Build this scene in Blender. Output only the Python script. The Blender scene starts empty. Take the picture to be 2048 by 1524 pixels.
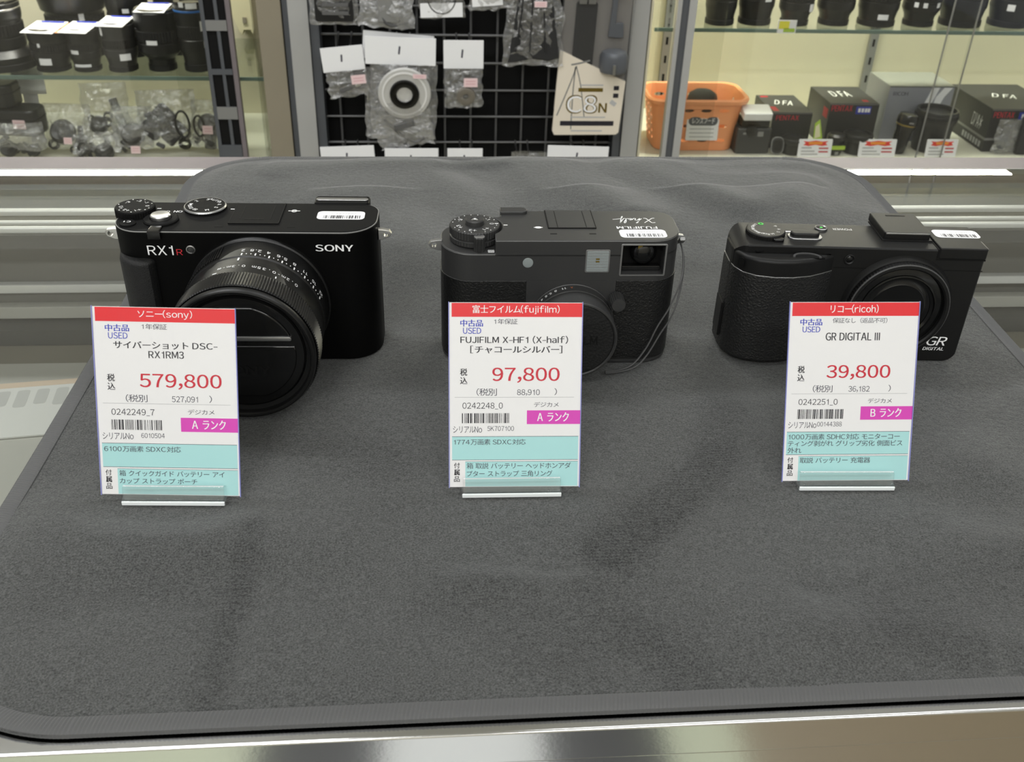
import bpy, bmesh, math, random
from mathutils import Matrix, Vector, noise
# everything below is written in millimetres and scaled to metres when linked; z = 0 is the top of the counter cloth
S = 0.001
sc = bpy.context.scene
col = sc.collection
PI = math.pi
R = math.radians

# ------------------------------------------------------------------ camera
P, RO, YW = R(32.33), R(1.86), 0.093
fw = Vector((math.sin(YW)*math.cos(P), math.cos(YW)*math.cos(P), -math.sin(P)))
up0 = Vector((math.sin(YW)*math.sin(P), math.cos(YW)*math.sin(P), math.cos(P)))
rt0 = Vector((math.cos(YW), -math.sin(YW), 0))
rt = rt0*math.cos(RO) + up0*math.sin(RO)
up = up0*math.cos(RO) - rt0*math.sin(RO)
cd = bpy.data.cameras.new('camera')
cam = bpy.data.objects.new('camera', cd); col.objects.link(cam)
cam.matrix_world = Matrix(((rt.x, up.x, -fw.x, 0), (rt.y, up.y, -fw.y, 0), (rt.z, up.z, -fw.z, .2362), (0, 0, 0, 1)))
cd.sensor_fit = 'HORIZONTAL'; cd.sensor_width = 36; cd.lens = 1950/2048*36
cd.clip_start = .01; cd.clip_end = 50
cd.dof.use_dof = True; cd.dof.focus_distance = .41; cd.dof.aperture_fstop = 34
sc.camera = cam

# ------------------------------------------------------------------ world, lights, exposure
w = bpy.data.worlds.new('world'); sc.world = w; w.use_nodes = True
w.node_tree.nodes['Background'].inputs[0].default_value = (.96, .985, 1, 1)
w.node_tree.nodes['Background'].inputs[1].default_value = .4
sc.view_settings.view_transform = 'Standard'; sc.view_settings.look = 'None'
sc.view_settings.exposure = 0; sc.view_settings.gamma = 1; sc.view_settings.use_curve_mapping = False
sc.cycles.max_bounces = 10; sc.cycles.transparent_max_bounces = 24; sc.cycles.diffuse_bounces = 4; sc.cycles.glossy_bounces = 6
sc.cycles.caustics_reflective = False; sc.cycles.caustics_refractive = False
sc.cycles.sample_clamp_indirect = 6

def area(name, loc, sx, sy, power, rot=(0, 0, 0), color=(.97, .985, 1)):
    l = bpy.data.lights.new(name, 'AREA'); l.shape = 'RECTANGLE'; l.size = sx*S; l.size_y = sy*S
    l.energy = power; l.color = color
    o = bpy.data.objects.new(name, l); col.objects.link(o)
    o.location = Vector(loc)*S; o.rotation_euler = rot
    return o
# fluorescent ceiling tubes running along the counter, a far front pair added as low-angle fill, and the tubes inside the display cabinets
for (lx, ly, pw) in ((-850, 1100, 20), (850, 1100, 11), (-700, -450, 8), (850, -450, 4), (-850, -1900, 47), (850, -1900, 29)):
    area('ceiling_tube_and_fill', (lx, ly, 1720), 1250, 220, pw)
area('cabinet_tube', (-700, 1960, 480), 700, 60, 11, color=(1, .99, .9))
area('cabinet_tube', (850, 1960, 480), 800, 60, 19, color=(1, .985, .88))
area('case_tube', (60, 215, -16), 900, 14, .16, rot=(R(-35), 0, 0))

# ------------------------------------------------------------------ helpers
def srgb(h):
    if isinstance(h, str):
        c = [int(h[i:i+2], 16)/255 for i in (0, 2, 4)]
        return tuple(x/12.92 if x <= .04045 else ((x+.055)/1.055)**2.4 for x in c) + (1,)
    if isinstance(h, (int, float)): return (h, h, h, 1)
    return tuple(h) + (1,)

MATS = {}
def mat(name, color, rough=.5, metal=0, spec=.5, bump=None, var=None, sheen=0, coat=0, emit=0, alpha=None, aniso=None):
    """bump = (scale per metre, strength, kind); var = (scale, amount)"""
    m = bpy.data.materials.new(name); m.use_nodes = True; MATS[name] = m
    nt = m.node_tree; b = nt.nodes['Principled BSDF']; N = nt.nodes.new; L = nt.links.new
    c = srgb(color)
    b.inputs['Base Color'].default_value = c; b.inputs['Roughness'].default_value = rough
    b.inputs['Metallic'].default_value = metal; b.inputs['Specular IOR Level'].default_value = spec
    if sheen:
        b.inputs['Sheen Weight'].default_value = sheen; b.inputs['Sheen Roughness'].default_value = .4
    if coat: b.inputs['Coat Weight'].default_value = coat; b.inputs['Coat Roughness'].default_value = .08
    if emit:
        b.inputs['Emission Color'].default_value = c; b.inputs['Emission Strength'].default_value = emit
    if bump or var:
        tc = N('ShaderNodeTexCoord')
    if var:
        n = N('ShaderNodeTexNoise'); n.inputs['Scale'].default_value = var[0]; n.inputs['Detail'].default_value = 5
        L(tc.outputs['Object'], n.inputs['Vector'])
        mx = N('ShaderNodeMix'); mx.data_type = 'RGBA'
        mx.inputs['A'].default_value = tuple(min(1, x*(1-var[1])) for x in c[:3])+(1,)
        mx.inputs['B'].default_value = tuple(min(1, x*(1+var[1])) for x in c[:3])+(1,)
        L(n.outputs['Fac'], mx.inputs['Factor']); L(mx.outputs['Result'], b.inputs['Base Color'])
    if bump:
        if bump[2] == 'noise':
            n = N('ShaderNodeTexNoise'); n.inputs['Scale'].default_value = bump[0]; n.inputs['Detail'].default_value = 4; o = n.outputs['Fac']
        else:
            n = N('ShaderNodeTexVoronoi'); n.inputs['Scale'].default_value = bump[0]; n.feature = 'DISTANCE_TO_EDGE' if bump[2] == 'cells' else 'F1'; o = n.outputs['Distance']
        L(tc.outputs['Object'], n.inputs['Vector'])
        bp = N('ShaderNodeBump'); bp.inputs['Strength'].default_value = bump[1]; bp.inputs['Distance'].default_value = .0004
        L(o, bp.inputs['Height']); L(bp.outputs['Normal'], b.inputs['Normal'])
    return m

def clear(name, tint=(1, 1, 1), rough=0, base=.04, haze=0., hazecol=(1, 1, 1), bump=None, gain=1.):
    """thin clear sheet: light passes straight through, Fresnel reflection on top, a little milky haze"""
    m = bpy.data.materials.new(name); m.use_nodes = True; MATS[name] = m
    nt = m.node_tree; nt.nodes.clear(); N = nt.nodes.new; L = nt.links.new
    out = N('ShaderNodeOutputMaterial'); tr = N('ShaderNodeBsdfTransparent'); gl = N('ShaderNodeBsdfGlossy'); mx = N('ShaderNodeMixShader')
    tr.inputs[0].default_value = tuple(tint)+(1,); gl.inputs['Roughness'].default_value = rough
    lw = N('ShaderNodeLayerWeight'); lw.inputs['Blend'].default_value = .5
    pw = N('ShaderNodeMath'); pw.operation = 'POWER'; pw.inputs[1].default_value = 5; L(lw.outputs['Facing'], pw.inputs[0])
    ma = N('ShaderNodeMath'); ma.operation = 'MULTIPLY_ADD'; ma.inputs[1].default_value = (1-base)*gain; ma.inputs[2].default_value = base; L(pw.outputs[0], ma.inputs[0])
    L(ma.outputs[0], mx.inputs[0]); last = tr.outputs[0]
    if haze:
        df = N('ShaderNodeBsdfDiffuse'); df.inputs[0].default_value = tuple(hazecol)+(1,)
        tl = N('ShaderNodeBsdfTranslucent'); tl.inputs[0].default_value = tuple(hazecol)+(1,)
        h2 = N('ShaderNodeMixShader'); h2.inputs[0].default_value = .4; L(df.outputs[0], h2.inputs[1]); L(tl.outputs[0], h2.inputs[2])
        hm = N('ShaderNodeMixShader'); hm.inputs[0].default_value = haze; L(last, hm.inputs[1]); L(h2.outputs[0], hm.inputs[2]); last = hm.outputs[0]
    if bump:
        tc = N('ShaderNodeTexCoord'); n = N('ShaderNodeTexNoise'); n.inputs['Scale'].default_value = bump[0]; n.inputs['Detail'].default_value = 3; n.inputs['Distortion'].default_value = 1.2
        L(tc.outputs['Object'], n.inputs['Vector']); bp = N('ShaderNodeBump'); bp.inputs['Strength'].default_value = bump[1]; bp.inputs['Distance'].default_value = .005
        L(n.outputs['Fac'], bp.inputs['Height']); L(bp.outputs['Normal'], gl.inputs['Normal']); L(bp.outputs['Normal'], lw.inputs['Normal'])
    L(last, mx.inputs[1]); L(gl.outputs[0], mx.inputs[2]); L(mx.outputs[0], out.inputs[0])
    return m

def link(o, parent=None):
    col.objects.link(o)
    if parent is not None: o.parent = parent
    return o

def fin(bm, name, m, parent=None, loc=None, ang=35, kind=None, label=None, keep=False):
    bmesh.ops.recalc_face_normals(bm, faces=bm.faces) if not keep else None
    bmesh.ops.scale(bm, vec=(S, S, S), verts=bm.verts)
    me = bpy.data.meshes.new(name); bm.to_mesh(me); bm.free()
    for p in me.polygons: p.use_smooth = True
    me.set_sharp_from_angle(angle=R(ang))
    me.materials.append(MATS[m] if isinstance(m, str) else m)
    o = bpy.data.objects.new(name, me); link(o, parent)
    if loc is not None: o.location = Vector(loc)*S
    if kind: o['kind'] = kind
    if label: o['label'] = label
    if not keep and ang < 90 and len(me.polygons) > 6:               # flat faces stay flat next to small rounded edges
        wn = o.modifiers.new('wn', 'WEIGHTED_NORMAL'); wn.keep_sharp = True; wn.weight = 80
    return o

def thing(name, label, cat, loc=(0, 0, 0), rz=0, group=None, rx=0):
    o = bpy.data.objects.new(name, None); link(o); o.empty_display_size = .01
    o.location = Vector(loc)*S; o.rotation_euler = (rx, 0, rz)
    o['label'] = label; o['category'] = cat
    if group: o['group'] = group
    return o

def tag(o, label, cat, group=None):
    o['label'] = label; o['category'] = cat
    if group: o['group'] = group
    return o

def T(x, y, z): return Matrix.Translation((x, y, z))
def RX(a): return Matrix.Rotation(a, 4, 'X')
def RY(a): return Matrix.Rotation(a, 4, 'Y')
def RZ(a): return Matrix.Rotation(a, 4, 'Z')
FRONT = RX(PI/2)            # text plane facing the customer (-y)
BACK_TOP = RZ(PI)           # text on a top plate, read from behind the camera

def rr(x0, x1, y0, y1, r, n=6):
    """rounded rectangle, counter-clockwise; r = radius or (x0y0, x1y0, x1y1, x0y1)"""
    rs = (r,)*4 if not isinstance(r, (tuple, list)) else r
    pts = []
    for (cx, cy, rad, a0) in ((x0+rs[0], y0+rs[0], rs[0], PI), (x1-rs[1], y0+rs[1], rs[1], 1.5*PI), (x1-rs[2], y1-rs[2], rs[2], 0), (x0+rs[3], y1-rs[3], rs[3], .5*PI)):
        if rad < 1e-6: pts.append((cx, cy)); continue
        for i in range(n+1):
            a = a0 + .5*PI*i/n; pts.append((cx+rad*math.cos(a), cy+rad*math.sin(a)))
    return pts

def circ(cx, cy, r, n=32): return [(cx+r*math.cos(2*PI*i/n), cy+r*math.sin(2*PI*i/n)) for i in range(n)]

def offs(pts, d):
    n = len(pts); out = []
    for i in range(n):
        a, b, c = Vector(pts[i-1]), Vector(pts[i]), Vector(pts[(i+1) % n])
        e1, e2 = (b-a), (c-b)
        n1 = Vector((e1.y, -e1.x)).normalized() if e1.length > 1e-9 else Vector((0, 0)); n2 = Vector((e2.y, -e2.x)).normalized() if e2.length > 1e-9 else n1
        v = n1+n2
        if v.length < 1e-6: v = n1
        v.normalize(); k = max(.35, v.dot(n2)); out.append(tuple(b + v*(d/k)))
    return out

def prism(bm, pts, z0, z1, bev=0, seg=3, M=None, top=True, bot=True):
    """extrude a CCW outline along z with rolled rims (bev = value or (bottom, top))"""
    b0, b1 = bev if isinstance(bev, (tuple, list)) else (bev, bev)
    rings = []
    if b0: 
        for i in range(seg+1):
            a = .5*PI*i/seg; rings.append((-b0*(1-math.sin(a)), z0+b0*(1-math.cos(a))))
    else: rings.append((0, z0))
    if b1:
        for i in range(seg+1):
            a = .5*PI*i/seg; rings.append((-b1*(1-math.cos(a)), z1-b1*(1-math.sin(a))))
    else: rings.append((0, z1))
    vs = []
    for d, z in rings:
        q = offs(pts, d) if d else pts
        vs.append([bm.verts.new((M @ Vector((x, y, z))) if M else (x, y, z)) for x, y in q])
    n = len(pts)
    for k in range(len(vs)-1):
        for i in range(n):
            bm.faces.new((vs[k][i], vs[k][(i+1) % n], vs[k+1][(i+1) % n], vs[k+1][i]))
    if bot: bm.faces.new(vs[0][::-1])
    if top: bm.faces.new(vs[-1])
    return bm

def box(bm, x0, x1, y0, y1, z0, z1, bev=0, M=None):
    return prism(bm, [(x0, y0), (x1, y0), (x1, y1), (x0, y1)], z0, z1, bev, 2, M)

def lathe(bm, prof, n=48, M=None, knurl=None, caps=False):
    """profile [(r, h)] about z; knurl = {ring index: depth} alternates the radius"""
    rows = []
    for k, (r, h) in enumerate(prof):
        row = []
        if r < 1e-6:
            row = [bm.verts.new((M @ Vector((0, 0, h))) if M else (0, 0, h))]
        else:
            for i in range(n):
                a = 2*PI*i/n; q = r - (knurl.get(k, 0) if knurl and i % 2 else 0)
                v = Vector((q*math.cos(a), q*math.sin(a), h)); row.append(bm.verts.new(M @ v if M else v))
        rows.append(row)
    for k in range(len(rows)-1):
        A, B = rows[k], rows[k+1]
        if len(A) == 1 and len(B) == 1: continue
        for i in range(n):
            j = (i+1) % n
            if len(A) == 1: bm.faces.new((A[0], B[j], B[i]))
            elif len(B) == 1: bm.faces.new((A[i], A[j], B[0]))
            else: bm.faces.new((A[i], A[j], B[j], B[i]))
    if caps:
        for q in (rows[0][::-1], rows[-1]):
            if len(q) > 1: bm.faces.new(q)
    return bm

def tube(bm, pts, r, n=6):
    pts = [Vector(p) for p in pts]; rows = []
    for i, p in enumerate(pts):
        d = (pts[min(i+1, len(pts)-1)]-pts[max(i-1, 0)]).normalized()
        a = d.cross(Vector((0, 0, 1))); a = d.cross(Vector((0, 1, 0))) if a.length < .1 else a
        a.normalize(); b = d.cross(a)
        rows.append([bm.verts.new(p + a*r*math.cos(2*PI*k/n) + b*r*math.sin(2*PI*k/n)) for k in range(n)])
    for i in range(len(rows)-1):
        for k in range(n): bm.faces.new((rows[i][k], rows[i][(k+1) % n], rows[i+1][(k+1) % n], rows[i+1][k]))
    bm.faces.new(rows[0][::-1]); bm.faces.new(rows[-1]); return bm

def B(): return bmesh.new()
def obox(name, m, parent, x0, x1, y0, y1, z0, z1, bev=0, M=None, **k): return fin(box(B(), x0, x1, y0, y1, z0, z1, bev, M), name, m, parent, **k)
def oprism(name, m, parent, pts, z0, z1, bev=0, M=None, **k): return fin(prism(B(), pts, z0, z1, bev, 3, M), name, m, parent, **k)
def olathe(name, m, parent, prof, n=48, M=None, knurl=None, **k):
    if knurl: k.setdefault('ang', 18)
    return fin(lathe(B(), prof, n, M, knurl), name, m, parent, **k)

def cut(o, bm, op='DIFFERENCE'):
    bmesh.ops.recalc_face_normals(bm, faces=bm.faces); bmesh.ops.scale(bm, vec=(S, S, S), verts=bm.verts)
    me = bpy.data.meshes.new('cutter'); bm.to_mesh(me); bm.free(); c = bpy.data.objects.new('cutter', me); col.objects.link(c)
    c.parent = o.parent; o.modifiers.clear()
    md = o.modifiers.new('b', 'BOOLEAN'); md.operation = op; md.object = c; md.solver = 'EXACT'
    dg = bpy.context.evaluated_depsgraph_get(); dg.update()
    nm = bpy.data.meshes.new_from_object(o.evaluated_get(dg)); o.modifiers.clear()
    bpy.data.objects.remove(c); old = o.data; o.data = nm; nm.name = o.name
    for p in nm.polygons: p.use_smooth = True
    nm.set_sharp_from_angle(angle=R(32))
    wn = o.modifiers.new('wn', 'WEIGHTED_NORMAL'); wn.keep_sharp = True; wn.weight = 80
    return o

GC = {}
def glyph(ch, bold):
    """one character as vertices and faces; plain latin is taken in its full-width form (an even sans-serif)"""
    if (ch, bold) in GC: return GC[(ch, bold)]
    c = bpy.data.curves.new('t', 'FONT'); c.resolution_u = 4; c.offset = bold; c.size = 1
    c.body = chr(ord(ch)+0xFEE0) if '!' <= ch <= '~' else ch
    o = bpy.data.objects.new('t', c); me = bpy.data.meshes.new_from_object(o)
    vs = [tuple(v.co) for v in me.vertices]; fs = [tuple(p.vertices) for p in me.polygons]
    bpy.data.objects.remove(o); bpy.data.curves.remove(c); bpy.data.meshes.remove(me)
    def bar(x0, x1, y0, y1, sk=0):
        n = len(vs); vs.extend([(x0, y0, 0), (x1, y0, 0), (x1+sk, y1, 0), (x0+sk, y1, 0)]); fs.append((n, n+1, n+2, n+3))
    H, X, W = .735, .545, .085+bold*2      # cap height, x-height and stem of the full-width letters, relative to the baseline
    if ch in 'Il1ij_-|':
        vs, fs = [], []
        if ch in 'Il|': bar(0, W, 0, H)
        if ch == '1': bar(.16, .16+W, 0, H); bar(0, W*1.1, H-.2, H-.12); vs.extend([]); bar(.0, .16, H-.21, H-.13, .07)
        if ch == 'i': bar(0, W, 0, X); bar(0, W, H-.1, H)
        if ch == 'j': bar(.09, .09+W, -.1, X); bar(.09, .09+W, H-.1, H); bar(0, .1+W, -.18, -.1)
        if ch == '_': bar(0, .42, -.1, -.04)
        if ch == '-': bar(0, .36, .26, .26+W*.9)
    if vs and '!' <= ch <= '~':
        x0 = min(v[0] for v in vs); x1 = max(v[0] for v in vs); vs = [(v[0]-x0, v[1], v[2]) for v in vs]; adv = x1-x0+.085
        if ch == '1': vs = [(v[0]+.1, v[1], v[2]) for v in vs]; adv += .2
        if ch in 'Ilij': vs = [(v[0]+.03, v[1], v[2]) for v in vs]; adv += .06
    elif vs: adv = .93
    else: adv = .3
    GC[(ch, bold)] = (vs, fs, adv); return GC[(ch, bold)]
def glyphs(body, bold=0., shear=0., space=1., line=1.):
    V, Fc, x = [], [], 0
    for ch in body:
        if ch == ' ': x += .32; continue
        if ch == '　': x += .93; continue
        vs, fs, adv = glyph(ch, 0.)
        for zz, dx in ((0, 0),) if bold < .004 else ((0, 0), (.03, bold*1.4), (.06, bold*2.8)):   # heavier weights are struck again a hair to the side
            n = len(V); V += [(x+dx+vx+shear*vy, vy, zz) for vx, vy, vz in vs]; Fc += [tuple(i+n for i in f) for f in fs]
        x += (adv+bold*2.2)*space
    me = bpy.data.meshes.new('lettering'); me.from_pydata(V, [], Fc); return me

def text(parent, body, m, M, x0, x1, y0, y1, bold=0., shear=0., space=1., name='lettering', line=1., loc=None):
    """flat lettering stretched to the rectangle x0..x1, y0..y1 of the plane M"""
    me = glyphs(body, bold, shear, space, line); me.name = name
    xs = [v.co.x for v in me.vertices]; ys = [v.co.y for v in me.vertices]
    ax, bx, ay, by = min(xs), max(xs), min(ys), max(ys)
    for v in me.vertices:
        p = Vector((x0+(v.co.x-ax)/max(bx-ax, 1e-6)*(x1-x0), y0+(v.co.y-ay)/max(by-ay, 1e-6)*(y1-y0), v.co.z))
        v.co = (M @ p)*S
    me.materials.append(MATS[m]); o = bpy.data.objects.new(name, me); link(o, parent)
    return o

def textc(parent, body, m, M, cx, cy, h, wd=None, **k):
    """lettering centred at cx, cy with height h, natural width unless wd is given"""
    me = glyphs(body, k.get('bold', 0.), k.get('shear', 0.), k.get('space', 1.))
    xs = [v.co.x for v in me.vertices]; ys = [v.co.y for v in me.vertices]
    asp = (max(xs)-min(xs))/max(1e-6, max(ys)-min(ys)); bpy.data.meshes.remove(me)
    wd = wd or h*asp
    return text(parent, body, m, M, cx-wd/2, cx+wd/2, cy-h/2, cy+h/2, **k)

def flat(name, m, parent, M, x0, x1, y0, y1, r=0, h=.12, n=4, **k):
    return oprism(name, m, parent, rr(x0, x1, y0, y1, r, n) if r else [(x0, y0), (x1, y0), (x1, y1), (x0, y1)], 0, h, 0, M, **k)

def bars(parent, M, x0, x1, y0, y1, seed, n=30, m='ink', name='barcode'):
    rnd = random.Random(seed); ws = [rnd.choice((1, 1, 1, 2, 3)) for _ in range(2*n-1)]; tot = sum(ws); x = x0; bm = B()
    for i, q in enumerate(ws):
        d = q/tot*(x1-x0)
        if i % 2 == 0:
            vs = [bm.verts.new(M @ Vector(p)) for p in ((x, y0, 0), (x+d, y0, 0), (x+d, y1, 0), (x, y1, 0))]; bm.faces.new(vs)
        x += d
    return fin(bm, name, m, parent, keep=True, kind='stuff')

# ------------------------------------------------------------------ materials
mat('ink', '1d1a24', .6); mat('ink_soft', '3c3a48', .6); mat('ink_blue', '2238b8', .6); mat('ink_red', 'c8102e', .6); mat('ink_grey', 'b8b8b8', .6)
mat('print_white', 'f4f4f2', .6); mat('print_red', 'e3101f', .55); mat('print_pink', 'd83ab4', .55); mat('print_cyan', 'aadcda', .6)
mat('paper', 'ecebe9', .55); mat('paper_white', 'f3f3f4', .6); mat('paper_pink', 'eccfd0', .6)
mat('cam_black', .0018, .48, 0, .1, bump=(9000, .06, 'noise')); mat('cam_top', .006, .6, 0, .1, bump=(9000, .08, 'noise'))
mat('lens_black', .0045, .38, 0, .35); mat('gloss_black', .004, .12, 0, .5); mat('void', .002, .6, 0, .2)
mat('rubber', .008, .62, 0, .4, bump=(1800, .35, 'F1')); mat('leather', .006, .38, 0, .5, bump=(1200, 1., 'noise')); mat('grip_rubber', .010, .45, 0, .5, bump=(650, 1., 'cells'))
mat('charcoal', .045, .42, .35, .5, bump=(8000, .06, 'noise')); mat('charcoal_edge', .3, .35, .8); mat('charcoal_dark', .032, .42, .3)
mat('gr_black', .0055, .46, 0, .3, bump=(7000, .12, 'noise'))
mat('wheel_grey', .06, .4); mat('chrome', .75, .16, 1); mat('steel_dull', .42, .35, 1); mat('silver', .7, .28, 1, bump=(4000, .05, 'noise'))
mat('mark_white', 'f0f0f0', .5); mat('mark_red', 'c22a34', .5); mat('mark_green', '30c040', .5); mat('mark_orange', 'b06a48', .5)
mat('sensor_glass', .05, .15, .3); mat('flash_panel', '8b9292', .3, .1, bump=(1500, .3, 'noise')); mat('gold', '9a8440', .3, .8)
mat('pink_print', 'd9a9ae', .6); mat('ridge', 'e8e8e6', .3, .25); mat('brushed', .6, .13, 1, bump=(600, .02, 'noise')); mat('rail_alu', '787072', .5, 0, .3, var=(40, .12)); mat('alu_grey', '8d8d8b', .45, .3); mat('alu_dark', '62656a', .45, .4); mat('post_light', 'b4b4b2', .5, .2)
mat('beige', 'cfc9b0', .7, var=(14, .03)); mat('beige_dark', '8d8573', .7); mat('cream', 'e0d9b4', .6); mat('white_deck', 'cfcdbd', .5)
mat('panel_black', .0045, .75, 0, .2); mat('wire', .15, .45, .4)
mat('case_inside', '686762', .6, var=(20, .08)); mat('orange_faint', 'cdb9a4', .6); mat('case_text', 'bdbcb8', .6); mat('case_card', 'd6d5d0', .5); mat('case_white', 'b2b0a8', .5, var=(9, .06)); mat('case_beige', '7f7a6e', .6); mat('case_dark', '4a4a48', .5)
mat('floor', 'b4b0a0', .35, var=(3, .05)); mat('reflect_green', 'c6ccb0', .4); mat('reflect_black', '18191b', .4); mat('reflect_white', 'e2e4e2', .4); mat('reflect_brown', '8d7f66', .4)
mat('ceiling', 'e6e6e2', .8); mat('wall', 'cfcbc0', .8)
mat('orange_plastic', 'faa874', .42, 0, .5, var=(40, .04)); mat('box_black', .012, .4, 0, .5); mat('box_top', .035, .45, 0, .5); mat('box_silver', '9c9ea6', .4, .35); mat('box_top_silver', '8a8b84', .5)
mat('box_red', 'c0142c', .5); mat('box_blue', '1f2f9a', .4); mat('lime', 'a8c83c', .5); mat('ribbon_red', 'e83a2a', .5); mat('ribbon_orange', 'f59a2a', .5); mat('yellow', 'e8e040', .5)
mat('lens_bg', .012, .34, 0, .5); mat('lens_bg_grey', .03, .42, 0, .5); mat('lens_bg_rubber', .009, .6, 0, .35, bump=(900, .4, 'F1')); mat('blue_ring', '2a68b0', .3)
mat('pouch', .02, .7, 0, .4, bump=(1200, .3, 'noise')); mat('cord_black', .02, .6); mat('translucent', 'c9c8c4', .35, 0, .5); mat('cord_grey', .06, .5)
mat('thread', .1, .8, 0, .25, sheen=.15); mat('pack_grey', '87837f', .3); mat('pack_cream', 'e6dccb', .5); mat('bronze', '7a746a', .5)
mat('sleeve_edge', '8487c4', .3); mat('acrylic_edge', 'e8ecec', .25)
clear('glass', (.93, .94, .932), 0, .045); clear('cab_glass', (.965, .968, .958), 0, .04); clear('shelf_glass', (.86, .89, .86), .02, .05)
mat('glass_edge', (.13, .19, .16), .15, 0, .6)
clear('film', (.96, .96, .96), .2, .2, haze=.09, bump=(70, 1.), gain=1.6); clear('film_haze', (.93, .93, .93), .22, .2, haze=.22, bump=(80, 1.), gain=1.5)
clear('sleeve', (.985, .985, .99), .12, .015, gain=.5); clear('acrylic', (.97, .975, .975), .05, .055, haze=.03, gain=1.); clear('blister', (.9, .9, .9), .06, .09, haze=.06, gain=1.)
clear('lens_glass', (.35, .35, .38), 0, .09)

def cloth_material():
    m = mat('cloth', .058, .9, 0, .15, sheen=.35); nt = m.node_tree; N = nt.nodes.new; L = nt.links.new; b = nt.nodes['Principled BSDF']
    tc = N('ShaderNodeTexCoord')
    n1 = N('ShaderNodeTexNoise'); n1.inputs['Scale'].default_value = 1500; n1.inputs['Detail'].default_value = 3; n1.inputs['Roughness'].default_value = .7
    n2 = N('ShaderNodeTexNoise'); n2.inputs['Scale'].default_value = 9; n2.inputs['Detail'].default_value = 3
    n3 = N('ShaderNodeTexNoise'); n3.inputs['Scale'].default_value = 330; n3.inputs['Detail'].default_value = 2
    wv = N('ShaderNodeTexWave'); wv.bands_direction = 'Y'; wv.inputs['Scale'].default_value = 190; wv.inputs['Distortion'].default_value = 2.5; wv.inputs['Detail'].default_value = 2; wv.inputs['Detail Scale'].default_value = 6
    at = N('ShaderNodeAttribute'); at.attribute_name = 'nap'
    for n in (n1, n2, n3, wv): L(tc.outputs['Object'], n.inputs['Vector'])
    def mth(op, a, bb, c=None):
        x = N('ShaderNodeMath'); x.operation = op
        for i, q in enumerate((a, bb, c)):
            if q is None: continue
            if isinstance(q, (int, float)): x.inputs[i].default_value = q
            else: L(q, x.inputs[i])
        return x.outputs[0]
    f = mth('MULTIPLY_ADD', n1.outputs['Fac'], 4.2, -2.1)          # fibre speckle
    f = mth('MULTIPLY_ADD', n3.outputs['Fac'], .5, f)
    f = mth('MULTIPLY_ADD', n2.outputs['Fac'], .55, f)              # brushed nap, large soft patches
    wr = mth('MULTIPLY', wv.outputs['Fac'], at.outputs['Fac'])      # the ribbed knit shows where the nap is brushed flat
    f = mth('MULTIPLY_ADD', wr, .28, f)
    f = mth('MULTIPLY_ADD', at.outputs['Fac'], -.62, f)
    mr = N('ShaderNodeMapRange'); mr.inputs['From Min'].default_value = -.75; mr.inputs['From Max'].default_value = 1.65; mr.inputs['To Min'].default_value = .008; mr.inputs['To Max'].default_value = .125
    L(f, mr.inputs['Value']); cb = N('ShaderNodeCombineColor')
    L(mr.outputs[0], cb.inputs[0]); L(mth('MULTIPLY', mr.outputs[0], 1.02), cb.inputs[1]); L(mth('MULTIPLY', mr.outputs[0], .995), cb.inputs[2]); L(cb.outputs[0], b.inputs['Base Color'])
    bp = N('ShaderNodeBump'); bp.inputs['Strength'].default_value = .55; bp.inputs['Distance'].default_value = .0005
    L(mth('ADD', n1.outputs['Fac'], n3.outputs['Fac']), bp.inputs['Height']); L(bp.outputs['Normal'], b.inputs['Normal'])
cloth_material()

# ------------------------------------------------------------------ room shell
def struct(name, m, *a, **k):
    o = obox(name, m, None, *a, **k); o['kind'] = 'structure'; return o
struct('floor', 'floor', -3200, 3200, -2600, 2500, -970, -950)
fl_ = bpy.data.objects['floor']
for x0, x1, m_ in ((-1200, -266, 'reflect_green'), (-264, -86, 'reflect_black'), (-84, 144, 'reflect_white'), (146, 322, 'reflect_black'), (324, 430, 'reflect_green'), (432, 1300, 'reflect_brown')):  # strips added out of view, coloured only for the front rail to reflect
    for y0 in (-1200, -800, -400): obox('reflection_tile', m_, fl_, x0, x1, y0, y0+398, -950, -948.5, .4)
struct('ceiling', 'ceiling', -3200, 3200, -2600, 2500, 1750, 1770)
struct('wall_back', 'wall', -3200, 3200, 2480, 2500, -950, 1750)
struct('wall_front', 'wall', -3200, 3200, -2600, -2580, -950, 1750)

# ------------------------------------------------------------------ glass counter
ct = thing('glass_counter', 'long glass-topped shop counter with chrome rails, under the dark grey cloth', 'counter', (0, 0, -950))
K = 950  # local z of the cloth plane
CX0, CX1 = -900, 1000
obox('glass_top', 'glass', ct, CX0, CX1, 196, 648, K-9, K-2)
obox('glass_front', 'glass', ct, CX0, CX1, 188, 194, 250, K-24)
# front rail: bright angle profile, top flange 10 mm and a brushed face
bm = prism(B(), rr(0, 12, 0, 13.8, (.8, .8, .8, .8), 3), CX0, CX1, 0, M=T(0, 184, K-16) @ Matrix(((0, 0, 1, 0), (1, 0, 0, 0), (0, 1, 0, 0), (0, 0, 0, 1))))
fin(bm, 'front_rail', 'brushed', ct)
obox('front_rail_lip', 'brushed', ct, CX0, CX1, 185.5, 197, K-60, K-17.2, .6)
obox('back_rail', 'rail_alu', ct, CX0, CX1, 650, 675, K-14, K-2.2, .8)
obox('back_rail_edge', 'steel_dull', ct, CX0, CX1, 648.9, 650, K-6, K-1.7, .3)
obox('track_bed', 'case_dark', ct, CX0, CX1, 566, 604, K-22, K-13)
obox('door_track', 'alu_dark', ct, CX0, CX1, 604, 646, K-26, K-11, 1)
obox('track_ridge', 'ridge', ct, CX0, CX1, 595, 601, K-13, K-9.6, .8)
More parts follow.
